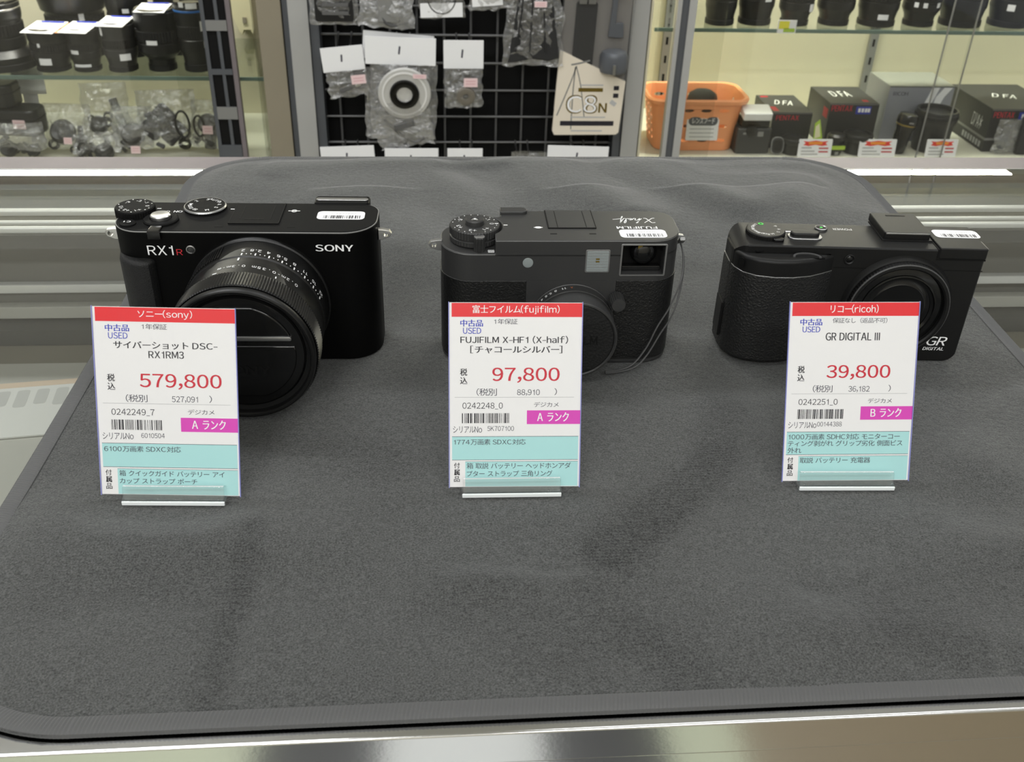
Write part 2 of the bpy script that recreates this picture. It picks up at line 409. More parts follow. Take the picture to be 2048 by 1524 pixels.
obox('track_ridge', 'ridge', ct, CX0, CX1, 580, 584, K-13, K-10.5, .8)
obox('track_ridge', 'ridge', ct, CX0, CX1, 568, 573, K-13, K-9.6, .8)
obox('sliding_door', 'case_inside', ct, CX0, 40, 606, 611, 320, K-26)
obox('sliding_door', 'case_inside', ct, 20, CX1, 614, 619, 320, K-26)
obox('door_rail', 'ridge', ct, CX0, CX1, 600, 606, K-70, K-63.5, 1)
obox('door_rail', 'case_white', ct, CX0, CX1, 598, 606, K-88, K-79, 1)
obox('door_rail', 'ridge', ct, 230, CX1, 600, 606, K-29, K-24.5, 1)
obox('display_shelf', 'case_beige', ct, CX0, CX1, 500, 604, K-108, K-102)
obox('display_shelf', 'case_white', ct, CX0, CX1, 200, 560, K-106, K-99.5, 1)
obox('shelf_seam', 'case_dark', ct, CX0, CX1, 586, 604, K-101.5, K-90)
obox('cabinet_base', 'case_beige', ct, CX0, CX1, 200, 640, 0, 320, 2)
for x in (CX0, CX1-20): obox('end_frame', 'brushed', ct, x, x+20, 186, 660, 320, K-24, 1)

# price cards and small stock lying on the counter's inner shelf, seen through the glass
def shelf_card(x, y, rz, wd, dp, label, m='paper', stripe=None, words=None):
    o = thing('shelf_card', label, 'price card', (x, y, -99.1), rz)
    obox('card_face', m, o, -wd/2, wd/2, -dp/2, dp/2, 0, 1)
    if stripe: flat('stripe', stripe, o, T(0, 0, 1), -wd/2, wd/2, dp/2-dp*.25, dp/2, h=.1)
    if words:                                                       # blurred grey print, too faint to read
        flat('edge_print', 'orange_faint', o, T(0, 0, 1), -wd/2, wd/2, dp*.4, dp/2, h=.1)
        for q in range(5): flat('faint_print', 'case_text', o, T(0, 0, 1), -wd*.42+q*wd*.17, -wd*.31+q*wd*.17, dp*(.02+.04*(q % 2)), dp*.34, r=2, h=.1)
    return o
shelf_card(-248, 505, .12, 66, 60, 'pale price card inside the glass counter near the cloth corner', 'case_card', None, True)
shelf_card(-330, 470, -.2, 70, 110, 'plain cream card lying deep inside the glass counter', 'cream')
shelf_card(452, 560, -.25, 60, 70, 'white price card inside the counter beside the small black compact camera', 'paper', 'print_red')
shelf_card(505, 480, .2, 70, 60, 'white card inside the glass counter beyond the cloth', 'paper')
def case_box(x, y, rz, a, b, c, m, label):
    o = thing('stock_box', label, 'box', (x, y, -99.1), rz)
    obox('carton', m, o, -a/2, a/2, -b/2, b/2, 0, c, 1); obox('lid', m, o, -a/2-.8, a/2+.8, -b/2-.8, b/2+.8, c*.62, c+.8, .8)
    flat('tape_strip', 'paper', o, T(0, 0, c+.85), -a*.5, a*.5, -3, 3, h=.1)
    return o
case_box(432, 468, .3, 40, 34, 26, 'cam_black', 'small black carton inside the counter behind the grey cloth edge')
case_box(520, 556, -.5, 46, 40, 30, 'case_beige', 'beige carton inside the glass counter by the sliding doors')
case_box(-392, 540, .4, 52, 36, 22, 'case_dark', 'dark grey carton inside the glass counter by the sliding doors')

# ------------------------------------------------------------------ cloth
def ext(y):   # left and right limit of the cloth at depth y
    y0, y1, rf, rb = 188, 669, 58, 58
    xl, xr = -162 + 4*math.sin((y-240)/430*PI), 277 + (y-200)*.055
    d = 0
    if y < y0+rf: q = (y0+rf-y)/rf; d = rf*(1-math.sqrt(max(0, 1-q*q)))
    if y > y1-rb: q = (y-y1+rb)/rb; d = rb*(1-math.sqrt(max(0, 1-q*q)))
    return xl+d, xr-d
def seg_d(x, y, a, b):
    ax, ay = a; bx, by = b; dx, dy = bx-ax, by-ay; t = max(0, min(1, ((x-ax)*dx+(y-ay)*dy)/(dx*dx+dy*dy)))
    px, py = ax+t*dx, ay+t*dy; s = ((x-ax)*dy-(y-ay)*dx)/math.hypot(dx, dy)
    return math.hypot(x-px, y-py), s, t
FOLDS = [((-69, 272), (-67, 192), 6, -.9), ((48, 247), (70, 200), 12, -1.0), ((112, 318), (60, 255), 16, -.9), ((62, 289), (48, 246), 8, .9), ((140, 640), (195, 570), 18, 2.4), ((81, 645), (120, 560), 22, 2.6),
         ((246, 610), (215, 520), 18, 2.2), ((-33, 590), (-10, 500), 26, 1.6), ((20, 652), (60, 560), 20, -1.6), ((175, 262), (262, 240), 14, 1.2), ((130, 240), (176, 262), 10, -.9),
         ((-146, 282), (-40, 268), 16, 1.0), ((-120, 240), (-60, 250), 14, -.8), ((8, 246), (50, 244), 7, 1.0), ((225, 300), (268, 345), 16, 1.5), ((-100, 640), (60, 664), 12, 1.8), ((120, 215), (190, 205), 14, 1.0)]
NAP = [((-66, 276), (-68, 195), 5, .55), ((116, 312), (62, 258), 11, .85), ((126, 348), (112, 312), 10, .45), ((52, 240), (75, 200), 9, .35), ((-125, 255), (-80, 250), 22, .4), ((10, 240), (40, 215), 18, .35),
       ((130, 225), (240, 235), 20, .38), ((250, 260), (275, 290), 14, .35), ((-60, 320), (-20, 312), 14, .35), ((70, 330), (100, 350), 12, .25), ((150, 215), (165, 205), 10, .4), ((195, 345), (260, 335), 14, .3)]
def cloth_z(x, y):
    z = 0
    for a, b, wd, h in FOLDS:
        d, s, t = seg_d(x, y, a, b); z += 2.1*h*math.exp(-(d/wd)**2)
    z += 2.2*noise.noise(Vector((x*.014, y*.014, 3.1))) + .5*noise.noise(Vector((x*.04, y*.04, 7.7)))
    if y > 480: z += 3.4*(min(1, (y-480)/80))*(.6+noise.noise(Vector((x*.018+y*.006, y*.012, 9.2))))
    # flat where things stand on it
    k = 1
    for cx, cy, rx, ry in ((-80, 385, 75, 62), (57, 395, 70, 40), (192, 392, 72, 40), (-98, 300, 34, 22), (28, 300, 34, 22), (160, 298, 34, 22)):
        q = math.hypot((x-cx)/rx, (y-cy)/ry); k = min(k, max(0, min(1, (q-.85)/.5)))
    z = z*k - .35*(1-k)*0
    e0, e1 = ext(y); e = min(x-e0, e1-x, y-188, 669-y)
    z = max(-1.35, z*max(.15, min(1, e/18)))
    if y > 600: z = min(z, 2.2 + .25*z)
    return z - .25
cl = thing('display_cloth', 'dark charcoal fleece-like cloth with overlocked hem, spread over the glass counter', 'cloth', (0, 0, 0))
NX, NY = 200, 210
bm = B(); lay = bm.verts.layers.float.new('nap'); grid = []
for j in range(NY+1):
    q = j/NY; q = .5-.5*math.cos(PI*q)*1 if False else q + .045*math.sin(2*PI*q)*-1
    y = 188.6 + (668.4-188.6)*q; a, b = ext(y); row = []
    for i in range(NX+1):
        x = a + (b-a)*i/NX; v = bm.verts.new((x, y, cloth_z(x, y))); n = 0
        for p0, p1, wd, h in NAP:
            d, s, t = seg_d(x, y, p0, p1); n += h*math.exp(-(d/wd)**4)
        v[lay] = min(1, n + .35*max(0, noise.noise(Vector((x*.02, y*.02, 1.3))))); row.append(v)
    grid.append(row)
for j in range(NY):
    for i in range(NX): bm.faces.new((grid[j][i], grid[j][i+1], grid[j+1][i+1], grid[j+1][i]))
fabric = fin(bm, 'fabric', 'cloth', cl, ang=180)
# hem: closed outline at even steps
out = []
ys = [188 + 481*(.5-.5*math.cos(PI*i/400)) for i in range(401)]
out = [(ext(y)[0], y) for y in ys] + [(ext(y)[1], y) for y in reversed(ys)]
per = []; step = .62; acc = 0; prev = Vector(out[0])
for p in out[1:]+out[:1]:
    p = Vector(p); d = (p-prev).length
    while acc <= d and d > 1e-9:
        per.append(tuple(prev + (p-prev)*(acc/d))); acc += step
    acc -= d; prev = p
bm = B(); rows = []; n = len(per)
for i, (x, y) in enumerate(per):
    a, b = Vector(per[i-1]), Vector(per[(i+1) % n]); t = (b-a).normalized(); nr = Vector((-t.y, t.x))   # outward for this winding
    ring = []; rib = (1, .62)[i % 2]
    zc = cloth_z(x - nr.x*3, y - nr.y*3) if 188.6 < y < 668.4 else -.25
    jit = .12*noise.noise(Vector((x*.3, y*.3, 0)))
    for k in range(9):
        an = PI*k/8; ox = -3.6 + 3.4*math.cos(an)*(.94+.06*rib); oz = (.95*rib+jit)*math.sin(an)
        sk = .55*math.cos(an)       # slanted stitches
        ring.append(bm.verts.new((x + nr.x*ox + t.x*sk, y + nr.y*ox + t.y*sk, zc + .1 + oz - (1.2 if k == 0 else 0) - (.7 if k == 8 else 0))))
    rows.append(ring)
for i in range(n):
    A, C = rows[i], rows[(i+1) % n]
    for k in range(8): bm.faces.new((A[k], A[k+1], C[k+1], C[k]))
hem = fin(bm, 'overlock_hem', 'thread', cl, ang=14); hem['kind'] = 'stuff'

# ------------------------------------------------------------------ shared camera bits
def sticker(p, x0, x1, y0, y1, z, code, seed):
    """white stock label with a barcode, stuck on the top plate and read from behind"""
    st = flat('stock_label', 'paper_white', p, T(0, 0, z), x0, x1, y0, y1, r=min(2.2, (y1-y0)*.28), h=.1)
    M = T(0, 0, z+.14) @ T((x0+x1)/2, (y0+y1)/2, 0) @ RZ(PI)
    hw, hh = (x1-x0)/2, (y1-y0)/2
    bars(st, M, -hw*.82, hw*.72, hh*.05, hh*.82, seed, 24)
    text(st, code, 'ink_grey', M, -hw*.62, hw*.42, -hh*.62, -hh*.15)
    return st

def dialtext(p, items, cx, cy, z, m='mark_white', h=1.5, r=6.4):
    for a, s in items:
        M = T(cx+r*math.sin(a), cy+r*math.cos(a), z) @ RZ(-a)
        textc(p, s, m, M, 0, 0, h, bold=.008)

def ring_text(p, body, cx, cz, rad, y, a, h, m='mark_white', bold=.008, adv=None):
    """lettering around the lens barrel, read from behind the camera; a = centre angle from the top, positive towards +x"""
    adv = adv or h*.78; n = len(body)
    for i, ch in enumerate(body):
        if ch == ' ': continue
        t = a - (i-(n-1)/2)*adv/rad
        X = Vector((-math.cos(t), 0, math.sin(t))); Z = Vector((math.sin(t), 0, math.cos(t))); Y = Vector((0, -1, 0)); C = Vector((cx, y, cz)) + Z*(rad+.06)
        M = Matrix(((X.x, Y.x, Z.x, C.x), (X.y, Y.y, Z.y, C.y), (X.z, Y.z, Z.z, C.z), (0, 0, 0, 1)))
        if ch in '.,': textc(p, ch, m, M, 0, -h*.4, h*.22, h*.2, bold=bold)
        elif ch == '-': textc(p, ch, m, M, 0, 0, h*.14, h*.4, bold=bold)
        elif ch == '1': textc(p, ch, m, M, 0, 0, h, h*.42, bold=bold)
        else: textc(p, ch, m, M, 0, (-h*.12 if ch == 'm' else 0), h*(.74 if ch in 'm∞' else 1), h*(.9 if ch in 'm∞' else .72), bold=bold)

def lug(p, x, y, z, sgn, m='silver'):
    """strap lug: a pierced triangular plate on the side of the body"""
    bm = B(); M = T(x, y, z) @ RX(PI/2)
    o = [(0, -2.6), (sgn*2.2, -2.4), (sgn*5.2, -1.1), (sgn*6, 0.6), (sgn*5, 2.0), (sgn*2, 2.5), (0, 2.6)]
    if sgn < 0: o = o[::-1]
    prism(bm, o, -1.3, 1.3, .4, 2, M)
    a = fin(bm, 'strap_lug', m, p)
    cut(a, prism(B(), circ(sgn*3.6, .3, 1.25, 16), -3, 3, 0, 2, M))
    return a

AX = lambda cx, cz, y=0: T(cx, y, cz) @ RX(PI/2)      # lathe axis pointing at the customer

# ------------------------------------------------------------------ camera with the large fixed lens
c1 = thing('compact_camera', 'black camera with big fixed lens and silver shutter button, behind the 579,800 card', 'camera', (-81.2, 393.4, 0), -.03)
OUT = rr(-56.6, 56.6, 0, 33, (13, 15, 9, 9), 10)
body = oprism('body', 'cam_black', c1, OUT, .3, 63.3, (1, .3))
oprism('top_plate', 'cam_top', c1, offs(OUT, -.25), 63.2, 64, (0, .7))
fin(prism(B(), offs(OUT, -.12), 63.3, 63.75, .1), 'plate_highlight', 'alu_grey', body)  # lighter strip drawn in as the bright highlight along the top chamfer
g = [(-56.8, 14), (-56.5, 10), (-55, 3.6), (-52, -1.4), (-48, -4.2), (-43.5, -5), (-40.6, -4.2), (-39.2, -2), (-38.8, .5), (-45, 3), (-52, 10)]
gr = oprism('grip', 'rubber', c1, g, 4, 51.5, (1.5, 2))
for (dx, yy, zz, s) in ((-56.6, 14, 57, -1), (56.6, 14, 57.4, 1)): lug(c1, dx+s*.0, yy, zz, s)
# lens
LX, LZ = 4.6, 31.1
A = AX(LX, LZ)
olathe('lens_mount', 'lens_black', c1, [(30.9, -.1), (30.9, 1.2), (30.6, 1.8), (30.9, 2.6), (30.2, 3)], 96, A)
ar = olathe('aperture_ring', 'lens_black', c1, [(29.9, 2.4), (30.1, 3.2), (30.1, 17.6), (29.4, 18), (29.4, 18.6), (29.9, 19), (29.9, 22.6), (30.1, 23), (30.1, 33.2), (29.6, 33.5)], 96, A)
bm = B()
for i in range(26):                                   # ribbed finger grip on the left of the aperture ring
    a = R(-24 - i*2.6); M = T(LX+30.1*math.sin(a), 0, LZ+30.1*math.cos(a)) @ RY(a)
    box(bm, -.42, .42, -15.5, -4.5, -.2, .65, .2, M)
fin(bm, 'aperture_grip', 'lens_black', ar, kind='stuff')
olathe('focus_ring', 'lens_black', c1, [(29.6, 33.4), (30.6, 33.8), (31, 34.4), (31, 45.2), (30.4, 45.8)], 330, A, {2: .5, 3: .5})
olathe('front_ring', 'lens_black', c1, [(30.0, 45.6), (30.1, 47.6), (29.5, 48.7), (29, 48.9), (28.2, 48.7), (27.7, 48), (27.6, 45.8), (25.8, 45.2), (25.6, 44.4)], 96, A)
capo = olathe('lens_cap', 'gloss_black', c1, [(25.6, 43.4), (25.6, 45.2), (24.9, 45.9), (23.2, 46.1), (0, 46.1)], 80, A)
def chord(zc0, zc1, r): # chord-shaped pinch grip
    a0, a1 = math.asin(zc0/r), math.asin(zc1/r); return [(r*math.cos(a0+(a1-a0)*i/14), r*math.sin(a0+(a1-a0)*i/14)) for i in range(15)] + [(-r*math.cos(a1-(a1-a0)*i/14), r*math.sin(a1-(a1-a0)*i/14)) for i in range(15)]
upd = prism(B(), chord(7.6, 21.2, 22), 43.8, 46.9, (0, .9), 3, A); fin(upd, 'cap_pinch_tab', 'gloss_black', capo)
fin(prism(B(), rr(-20.8, 20.8, 6.2, 8.4, .9, 3), 45.6, 47.6, (0, .6), 2, A), 'cap_bar', 'steel_dull', capo)
fin(prism(B(), chord(-20.6, 3.6, 22), 43.8, 46.7, (0, .8), 3, A), 'cap_pinch_tab', 'gloss_black', capo)
text(capo, 'SONY', 'lens_black', AX(LX, LZ) @ T(0, 0, 46.8), -11, 11, -9.6, -5.6, bold=.017)
# scales on the barrel
for s, a in (('2', -4), ('2.8', 6), ('4', 16), ('5.6', 27), ('8', 38), ('11', 49), ('16', 60), ('22', 71)):
    ring_text(ar, s, LX, LZ, 30.1, -12.6, R(a), 2.1, adv=1.55)
bm = B()
for i in range(22):
    a = R(-4 + i*75/21); M = T(LX+30.1*math.sin(a), 0, LZ+30.1*math.cos(a)) @ RY(a); big = i % 3 == 0
    box(bm, -.28 if big else -.2, .28 if big else .2, -17.1 if big else -16.2, -15.2 if big else -15.6, .0, .1, 0, M)
fin(bm, 'aperture_scale', 'mark_white', ar, kind='stuff')
for y0, y1 in ((-21.8, -19.4), (-17.3, -15)):
    a = R(-5); obox('index_mark', 'mark_white', ar, -.35, .35, y0, y1, 0, .12, 0, T(LX+29.95*math.sin(a), 0, LZ+29.95*math.cos(a)) @ RY(a))
ring_text(ar, '0.3m-∞', LX, LZ, 30.1, -27.6, R(-8), 1.9, adv=2.0); ring_text(ar, '0.2m-0.35m', LX, LZ, 30.1, -27.6, R(27), 1.9, adv=2.05)
for a in (-20, 27.5): obox('index_mark', 'mark_white', ar, -.9 if a < 0 else -.25, .9 if a < 0 else .25, -31.6 if a < 0 else -32, -31 if a < 0 else -30.4, 0, .1, 0, T(LX+30.1*math.sin(R(a)), 0, LZ+30.1*math.cos(R(a))) @ RY(R(a)))
# front marks
text(c1, 'RX1', 'mark_white', T(0, -.06, 0) @ FRONT, -41.2, -30.3, 53.0, 57.4, bold=.005)
text(c1, 'R', 'mark_red', T(0, -.06, 0) @ FRONT, -29.0, -26.4, 53.0, 55.8)
text(c1, 'SONY', 'mark_white', T(0, -.06, 0) @ FRONT, 30.4, 46.8, 55.2, 58.3, bold=.019)
af = olathe('focus_lamp', 'steel_dull', c1, [(2, -.3), (2, .25), (1.55, .4), (1.4, .2)], 24, AX(-22.8, 55.6)); olathe('lamp_lens', 'sensor_glass', af, [(1.45, -.1), (1.2, .3), (0, .45)], 20, AX(-22.8, 55.6))
# top controls
ed = olathe('exposure_dial', 'cam_top', c1, [(8.6, -1), (8.6, 2.6), (8.1, 3.1), (0, 3.1)], 96, T(-50.2, 20.6, 63.9), {0: .25, 1: .25})
dialtext(ed, [(R(92), '0'), (R(45), '-1'), (R(5), '-2'), (R(-48), '-3'), (R(-112), '+3'), (R(-158), '+2'), (R(150), '+1')], -50.2, 20.6, 67.1, h=1.7, r=5.6)
dialtext(ed, [(R(68), '.'), (R(110), '.'), (R(128), '.'), (R(22), '.'), (R(-20), '.'), (R(-80), '.'), (R(-135), '.'), (R(176), '.')], -50.2, 20.6, 67.1, h=.6, r=7.3)
b1 = olathe('custom_button', 'cam_top', c1, [(3.5, -.3), (3.5, .7), (3.1, 1.0), (0, 1.1)], 32, T(-50, 7.4, 63.9)); olathe('button_gap', 'void', b1, [(4.1, 0), (4.1, .14), (3.5, .14)], 32, T(-50, 7.4, 63.9))
textc(b1, 'C1', 'mark_white', T(-50, 7.4, 65.2) @ BACK_TOP, 0, 0, 1.6, 3.0, bold=.013)
rg = olathe('power_ring', 'cam_top', c1, [(7.5, -.2), (7.5, .9), (7.0, 1.3), (4.6, 1.4), (4.5, .8)], 64, T(-36.9, 11.6, 63.9)); olathe('ring_gap', 'void', rg, [(8.1, 0), (8.1, .12), (7.4, .12)], 48, T(-36.9, 11.6, 63.9))
olathe('shutter_button', 'silver', c1, [(4.3, .3), (4.3, 2.6), (3.9, 3.0), (1.6, 2.75), (0, 2.7)], 48, T(-36.9, 11.6, 64))
obox('power_lever', 'gloss_black', rg, -39.6, -34.3, -1.7, 4.4, 60.6, 64.9, .6)
text(c1, 'OFF', 'mark_white', T(0, 0, 64.06) @ T(-38.0, 21.4, 0) @ BACK_TOP, -2.5, 2.5, -1, 1, bold=.017); text(c1, 'ON', 'mark_white', T(0, 0, 64.06) @ T(-32.0, 21.6, 0) @ BACK_TOP, -1.9, 1.9, -1, 1, bold=.017)
md = olathe('mode_dial', 'cam_top', c1, [(9.3, -.2), (9.3, 1.3), (8.8, 1.7), (0, 1.7)], 110, T(-20.9, 25.6, 63.9), {0: .25, 1: .25}); olathe('dial_gap', 'void', md, [(10, 0), (10, .12), (9.2, .12)], 64, T(-20.9, 25.6, 63.9))
olathe('dial_rim', 'steel_dull', md, [(9.35, 1.1), (9.2, 1.45), (8.9, 1.72), (8.7, 1.74)], 64, T(-20.9, 25.6, 63.9))
dialtext(md, [(R(62), 'P'), (R(86), 'A'), (R(118), 'S'), (R(160), 'M'), (R(-150), '▣'), (R(-112), 'DTR'), (R(-88), '◂'), (R(-48), '2'), (R(0), '3'), (R(34), 'AUTO')], -20.9, 25.6, 65.75, h=1.7, r=6.3)
for x in (-42.0, -9.6): flat('index_mark', 'mark_white', c1, T(0, 0, 64), x, x+1.8, 24.6, 25.2, h=.1)
hs = flat('hot_shoe_cover', 'cam_top', c1, T(0, 0, 64), -7.2, 13.8, 8.6, 31, h=.45)
bm = B()
for (x0, x1, y0, y1) in ((-7.6, -7.2, 8.4, 31.2), (13.8, 14.2, 8.4, 31.2), (-7.6, 14.2, 8.2, 8.6), (-3.6, -3.2, 13, 28), (9.6, 10, 13, 28)): box(bm, x0, x1, y0, y1, 64.0, 64.5)
box(bm, -1.2, 7.0, 12.4, 13.4, 64.2, 64.52); fin(bm, 'shoe_groove', 'void', hs, kind='stuff')
pm = lambda M, r: lathe(lathe(B(), [(r, 0), (r, .1), (r*.7, .1), (r*.7, 0)], 24, M), [(r*.0001, 0), (r*.0001, .1)], 3, M)
fp = olathe('focal_plane_mark', 'mark_white', c1, [(1.3, 0), (1.3, .1), (.85, .1), (.85, 0)], 24, T(18.8, 23.4, 64)); flat('mark_line', 'mark_white', fp, T(18.8, 23.4, 64), -2.6, 2.6, -.22, .22, h=.1)
for x in (-11, 20): flat('microphone_slot', 'void', c1, T(0, 0, 64), x-1.7, x+1.7, 5.2, 6.0, h=.08)
sticker(c1, 29.6, 50.6, 14.2, 23.2, 64, '0242249_7', 11)
ep = oprism('eyepiece', 'cam_black', c1, rr(26.5, 51.5, 31.5, 40.5, 1.5), 47, 64.6, (.5, .9)); oprism('eyecup_rim', 'steel_dull', ep, rr(27.2, 50.8, 34.5, 37.5, 1.2), 64.4, 65, .25)

# ------------------------------------------------------------------ charcoal retro camera
c2 = thing('compact_camera', 'charcoal grey retro camera with leather panels and a window finder, behind the 97,800 card', 'camera', (56.5, 385.8, 0), -.013)
OUT = rr(-53, 53, 0, 33, (14, 13, 9, 12), 10)
body = oprism('body', 'charcoal', c2, OUT, .3, 56.2, (.8, .5))
arc = [(-38.1+12.6*math.cos(a), 16.6+12.6*math.sin(a)) for a in [R(-46+i*92/14) for i in range(15)]]
UP = [(-29.4, .0)] + [p for p in rr(-29.4, 53, 0, 33, (0, 13, 9, 0), 10)[1:-1]] + [(-26, 33), (-26, 26.4)] + arc[::-1] 
top = oprism('top_cover', 'charcoal', c2, UP, 55, 62.5, (0, .45))
fin(prism(B(), offs(UP, .03), 61.9, 62.2, .05), 'edge_highlight', 'charcoal_edge', top)  # pale ring painted as the highlight on the cover's top edge
fin(prism(B(), rr(-53.05, -29.6, -.05, 33, (14, .2, .2, 12), 10), 55.5, 55.8, .05), 'edge_highlight', 'charcoal_edge', body)  # lower step gets its painted edge highlight the same way
le = [('left', rr(-53.35, -15.6, -.35, 33.3, (14.2, .2, .2, 12), 10)), ('right', rr(24.6, 53.35, -.35, 33.3, (.2, 13.2, 9.2, .2), 10))]
for nme, o in le: oprism('leather_panel', 'leather', c2, o, 3.2, 43.3, .35)
flat('lens_plate', 'charcoal', c2, T(0, -.0, 0) @ FRONT, -15.5, 24.5, 3.2, 43.5, h=.25)
fin(prism(B(), offs(OUT, .06), 2.6, 2.9, 0), 'base_seam', 'void', body)
# lower deck under the dial
dl = olathe('exposure_dial', 'charcoal', c2, [(11.1, -5.4), (11.1, -3.4), (10.6, -3.1), (10.6, -2.6), (11.2, -2.3), (11.2, .9), (10.7, 1.3), (4.2, 1.35)], 100, T(-38.1, 15.8, 62.2), {4: .35, 5: .35, 0: .2, 1: .2})
olathe('shutter_button', 'charcoal', c2, [(4.1, 1), (4.1, 3.3), (3.7, 3.8), (1.9, 3.7), (1.5, 3.1), (0, 2.6)], 48, T(-38.1, 15.8, 62.2)); 
olathe('release_socket', 'silver', dl, [(1.55, 3.2), (1.3, 3.3), (.9, 2.9)], 24, T(-38.1, 15.8, 62.25))
dialtext(dl, [(R(92), '0'), (R(50), '-1'), (R(2), '-2'), (R(-60), '-3'), (R(-118), '+3'), (R(-172), '+2'), (R(140), '+1')], -38.1, 15.8, 63.65, h=1.9, r=7.6)
bm = B()
for i in range(20):
    a = R(18*i+10)
    if i in (4, 9, 14): continue
    lathe(bm, [(.24, 0), (.24, .1), (0, .1)], 8, T(-38.1+9.8*math.sin(a), 15.8+9.8*math.cos(a), 63.55))
fin(bm, 'dial_dots', 'mark_white', dl, kind='stuff')
lv = olathe('power_lever', 'charcoal_dark', c2, [(2.5, -3.6), (2.5, 3.0), (2.2, 3.3), (0, 3.35)], 28, T(-36.4, 3.4, 59.4), {1: .35, 0: .35, 2: .2})
oprism('lever_tip', 'charcoal_edge', lv, rr(-2.3, 2.3, -1.6, 1.6, 1.2), 3.3, 3.6, .1, T(-36.4, 3.9, 59.2))
flat('index_mark', 'mark_white', c2, T(0, 0, 56.2), -32.6, -29.9, 1.6, 3.9, h=.12); text(c2, 'ON', 'void', T(-31.2, 2.6, 56.36) @ BACK_TOP, -1.1, 1.1, -.6, .6, bold=.017)
flat('index_mark', 'mark_white', c2, T(0, 0, 62.5), -25.2, -23.4, 16.4, 16.9, h=.1); flat('index_mark', 'mark_white', c2, T(0, 0, 63.6), -29.2, -27.6, 15.5, 16.0, h=.1)
oprism('advance_lever', 'charcoal', c2, rr(-26, -13.6, 28.4, 34, (.4, 2.6, 2.6, .4), 6), 61, 64.0, .5)
hs = flat('hot_shoe_cover', 'charcoal', c2, T(0, 0, 62.5), -5.1, 15.6, 13.2, 33, h=.35)
bm = B()
for (x0, x1, y0, y1) in ((-5.6, -5.1, 13, 33), (15.6, 16, 13, 33), (-5.6, 16, 12.8, 13.2), (-1.4, -1.1, 13.2, 32), (11.5, 11.8, 13.2, 32)): box(bm, x0, x1, y0, y1, 62.5, 62.9)
fin(bm, 'shoe_groove', 'void', hs, kind='stuff')
fp = oprism('focal_plane_mark', 'mark_white', c2, [(1.5*math.cos(2*PI*i/20), 1.0*math.sin(2*PI*i/20)) for i in range(20)], 62.5, 62.6, 0, T(-9.9, 14, 0)); flat('mark_line', 'mark_white', fp, T(-9.9, 14, 62.5), -2, 2, -.2, .2, h=.11)
for x in (-3.7, 13.6): flat('microphone_slot', 'void', c2, T(0, 0, 62.5), x-1.5, x+1.5, 6.8, 7.5, h=.08)
text(c2, 'FUJIFILM', 'mark_white', T(0, 0, 62.57) @ T(34.4, 13.8, 0) @ BACK_TOP, -9.2, 9.2, -1.3, 1.3, bold=.021)
# hand-written script mark: strokes as thin flat ribbons
def ribbon(p, pts, wd, m, M, name='script_mark'):
    bm = B(); q = [Vector(a) for a in pts]; prev = None
    cr = []
    for i in range(len(q)-1):
        p0, p1, p2, p3 = q[max(i-1, 0)], q[i], q[i+1], q[min(i+2, len(q)-1)]
        for k in range(6):
            t = k/6; cr.append(.5*((2*p1)+(p2-p0)*t+(2*p0-5*p1+4*p2-p3)*t*t+(3*p1-p0-3*p2+p3)*t**3))
    cr.append(q[-1])
    for i, c in enumerate(cr):
        d = cr[min(i+1, len(cr)-1)]-cr[max(i-1, 0)]; nn = Vector((-d.y, d.x)).normalized()*wd/2
        a, b = bm.verts.new(M @ Vector((c.x+nn.x, c.y+nn.y, 0))), bm.verts.new(M @ Vector((c.x-nn.x, c.y-nn.y, 0)))
        if prev: bm.faces.new((prev[0], prev[1], b, a))
        prev = (a, b)
    return fin(bm, name, m, p, keep=True)
SM = T(35.2, 22, 62.58) @ BACK_TOP
ribbon(c2, [(-8.6, 2.4), (-7, 2.6), (-6, .2), (-5, -2.2), (-3.9, -2.4)], .5, 'mark_white', SM); ribbon(c2, [(-3.6, 2.7), (-5.6, .4), (-7.8, -2.2), (-9, -2.5)], .45, 'mark_white', SM)
ribbon(c2, [(-3, -2), (-.8, 1.4), (.2, 3), (-.6, 2.4), (-1.7, -.6), (-2.2, -2.3), (-.8, -.2), (.2, -.4), (-.2, -2), (.6, -2.2), (1.6, -.6), (2.6, -.4), (1.6, -1.8), (2.6, -2), (3, -.8), (3, -2), (4, -1.6), (5.4, 1.6), (5.6, 3), (4.8, 2), (4.2, -1.4), (5, -2.2), (6.4, .4), (7.6, 3), (7.2, 1.6), (6, -3.6), (5.4, -4.6), (6.2, -2.4), (8.2, -1.4), (10.4, -1)], .42, 'mark_white', SM)
sticker(c2, 25.6, 46.4, 3.0, 11.6, 62.5, '0242248_0', 23)
# front windows
olathe('focus_lamp', 'flash_panel', c2, [(2.3, -.2), (2.3, .25), (2.0, .4), (0, .4)], 28, AX(-15.2, 52.0), label='round grey focus lamp')
fl = oprism('flash_window', 'charcoal_edge', c2, rr(10.0, 20.9, 47.2, 58.2, .8), -.2, .35, (0, .15), FRONT); oprism('flash_panel', 'flash_panel', fl, rr(10.6, 20.3, 47.8, 57.6, .5), .2, .55, (0, .15), FRONT)
for z in (52.4, 53.6): flat('flash_element', 'gold', fl, T(0, -.6, 0) @ FRONT, 14.6, 16.2, z, z+.7, h=.1)
bm = B()
for i in range(7): box(bm, 10.9, 20.0, -.62, -.5, 48.6+i*1.35, 48.75+i*1.35)
fin(bm, 'flash_ribs', 'alu_grey', fl, kind='stuff')
cut(top, box(B(), 26.2, 45.2, -2, 8, 50, 60.3)); cut(body, box(B(), 26.2, 45.2, -2, 8, 46.2, 58))
vf = oprism('finder_window', 'charcoal_edge', c2, rr(25.4, 46, 45.4, 60.9, .8), -.1, .3, (0, .2), FRONT); cut(vf, box(B(), 26.2, 45.2, -3, 3, 46.2, 60.2))
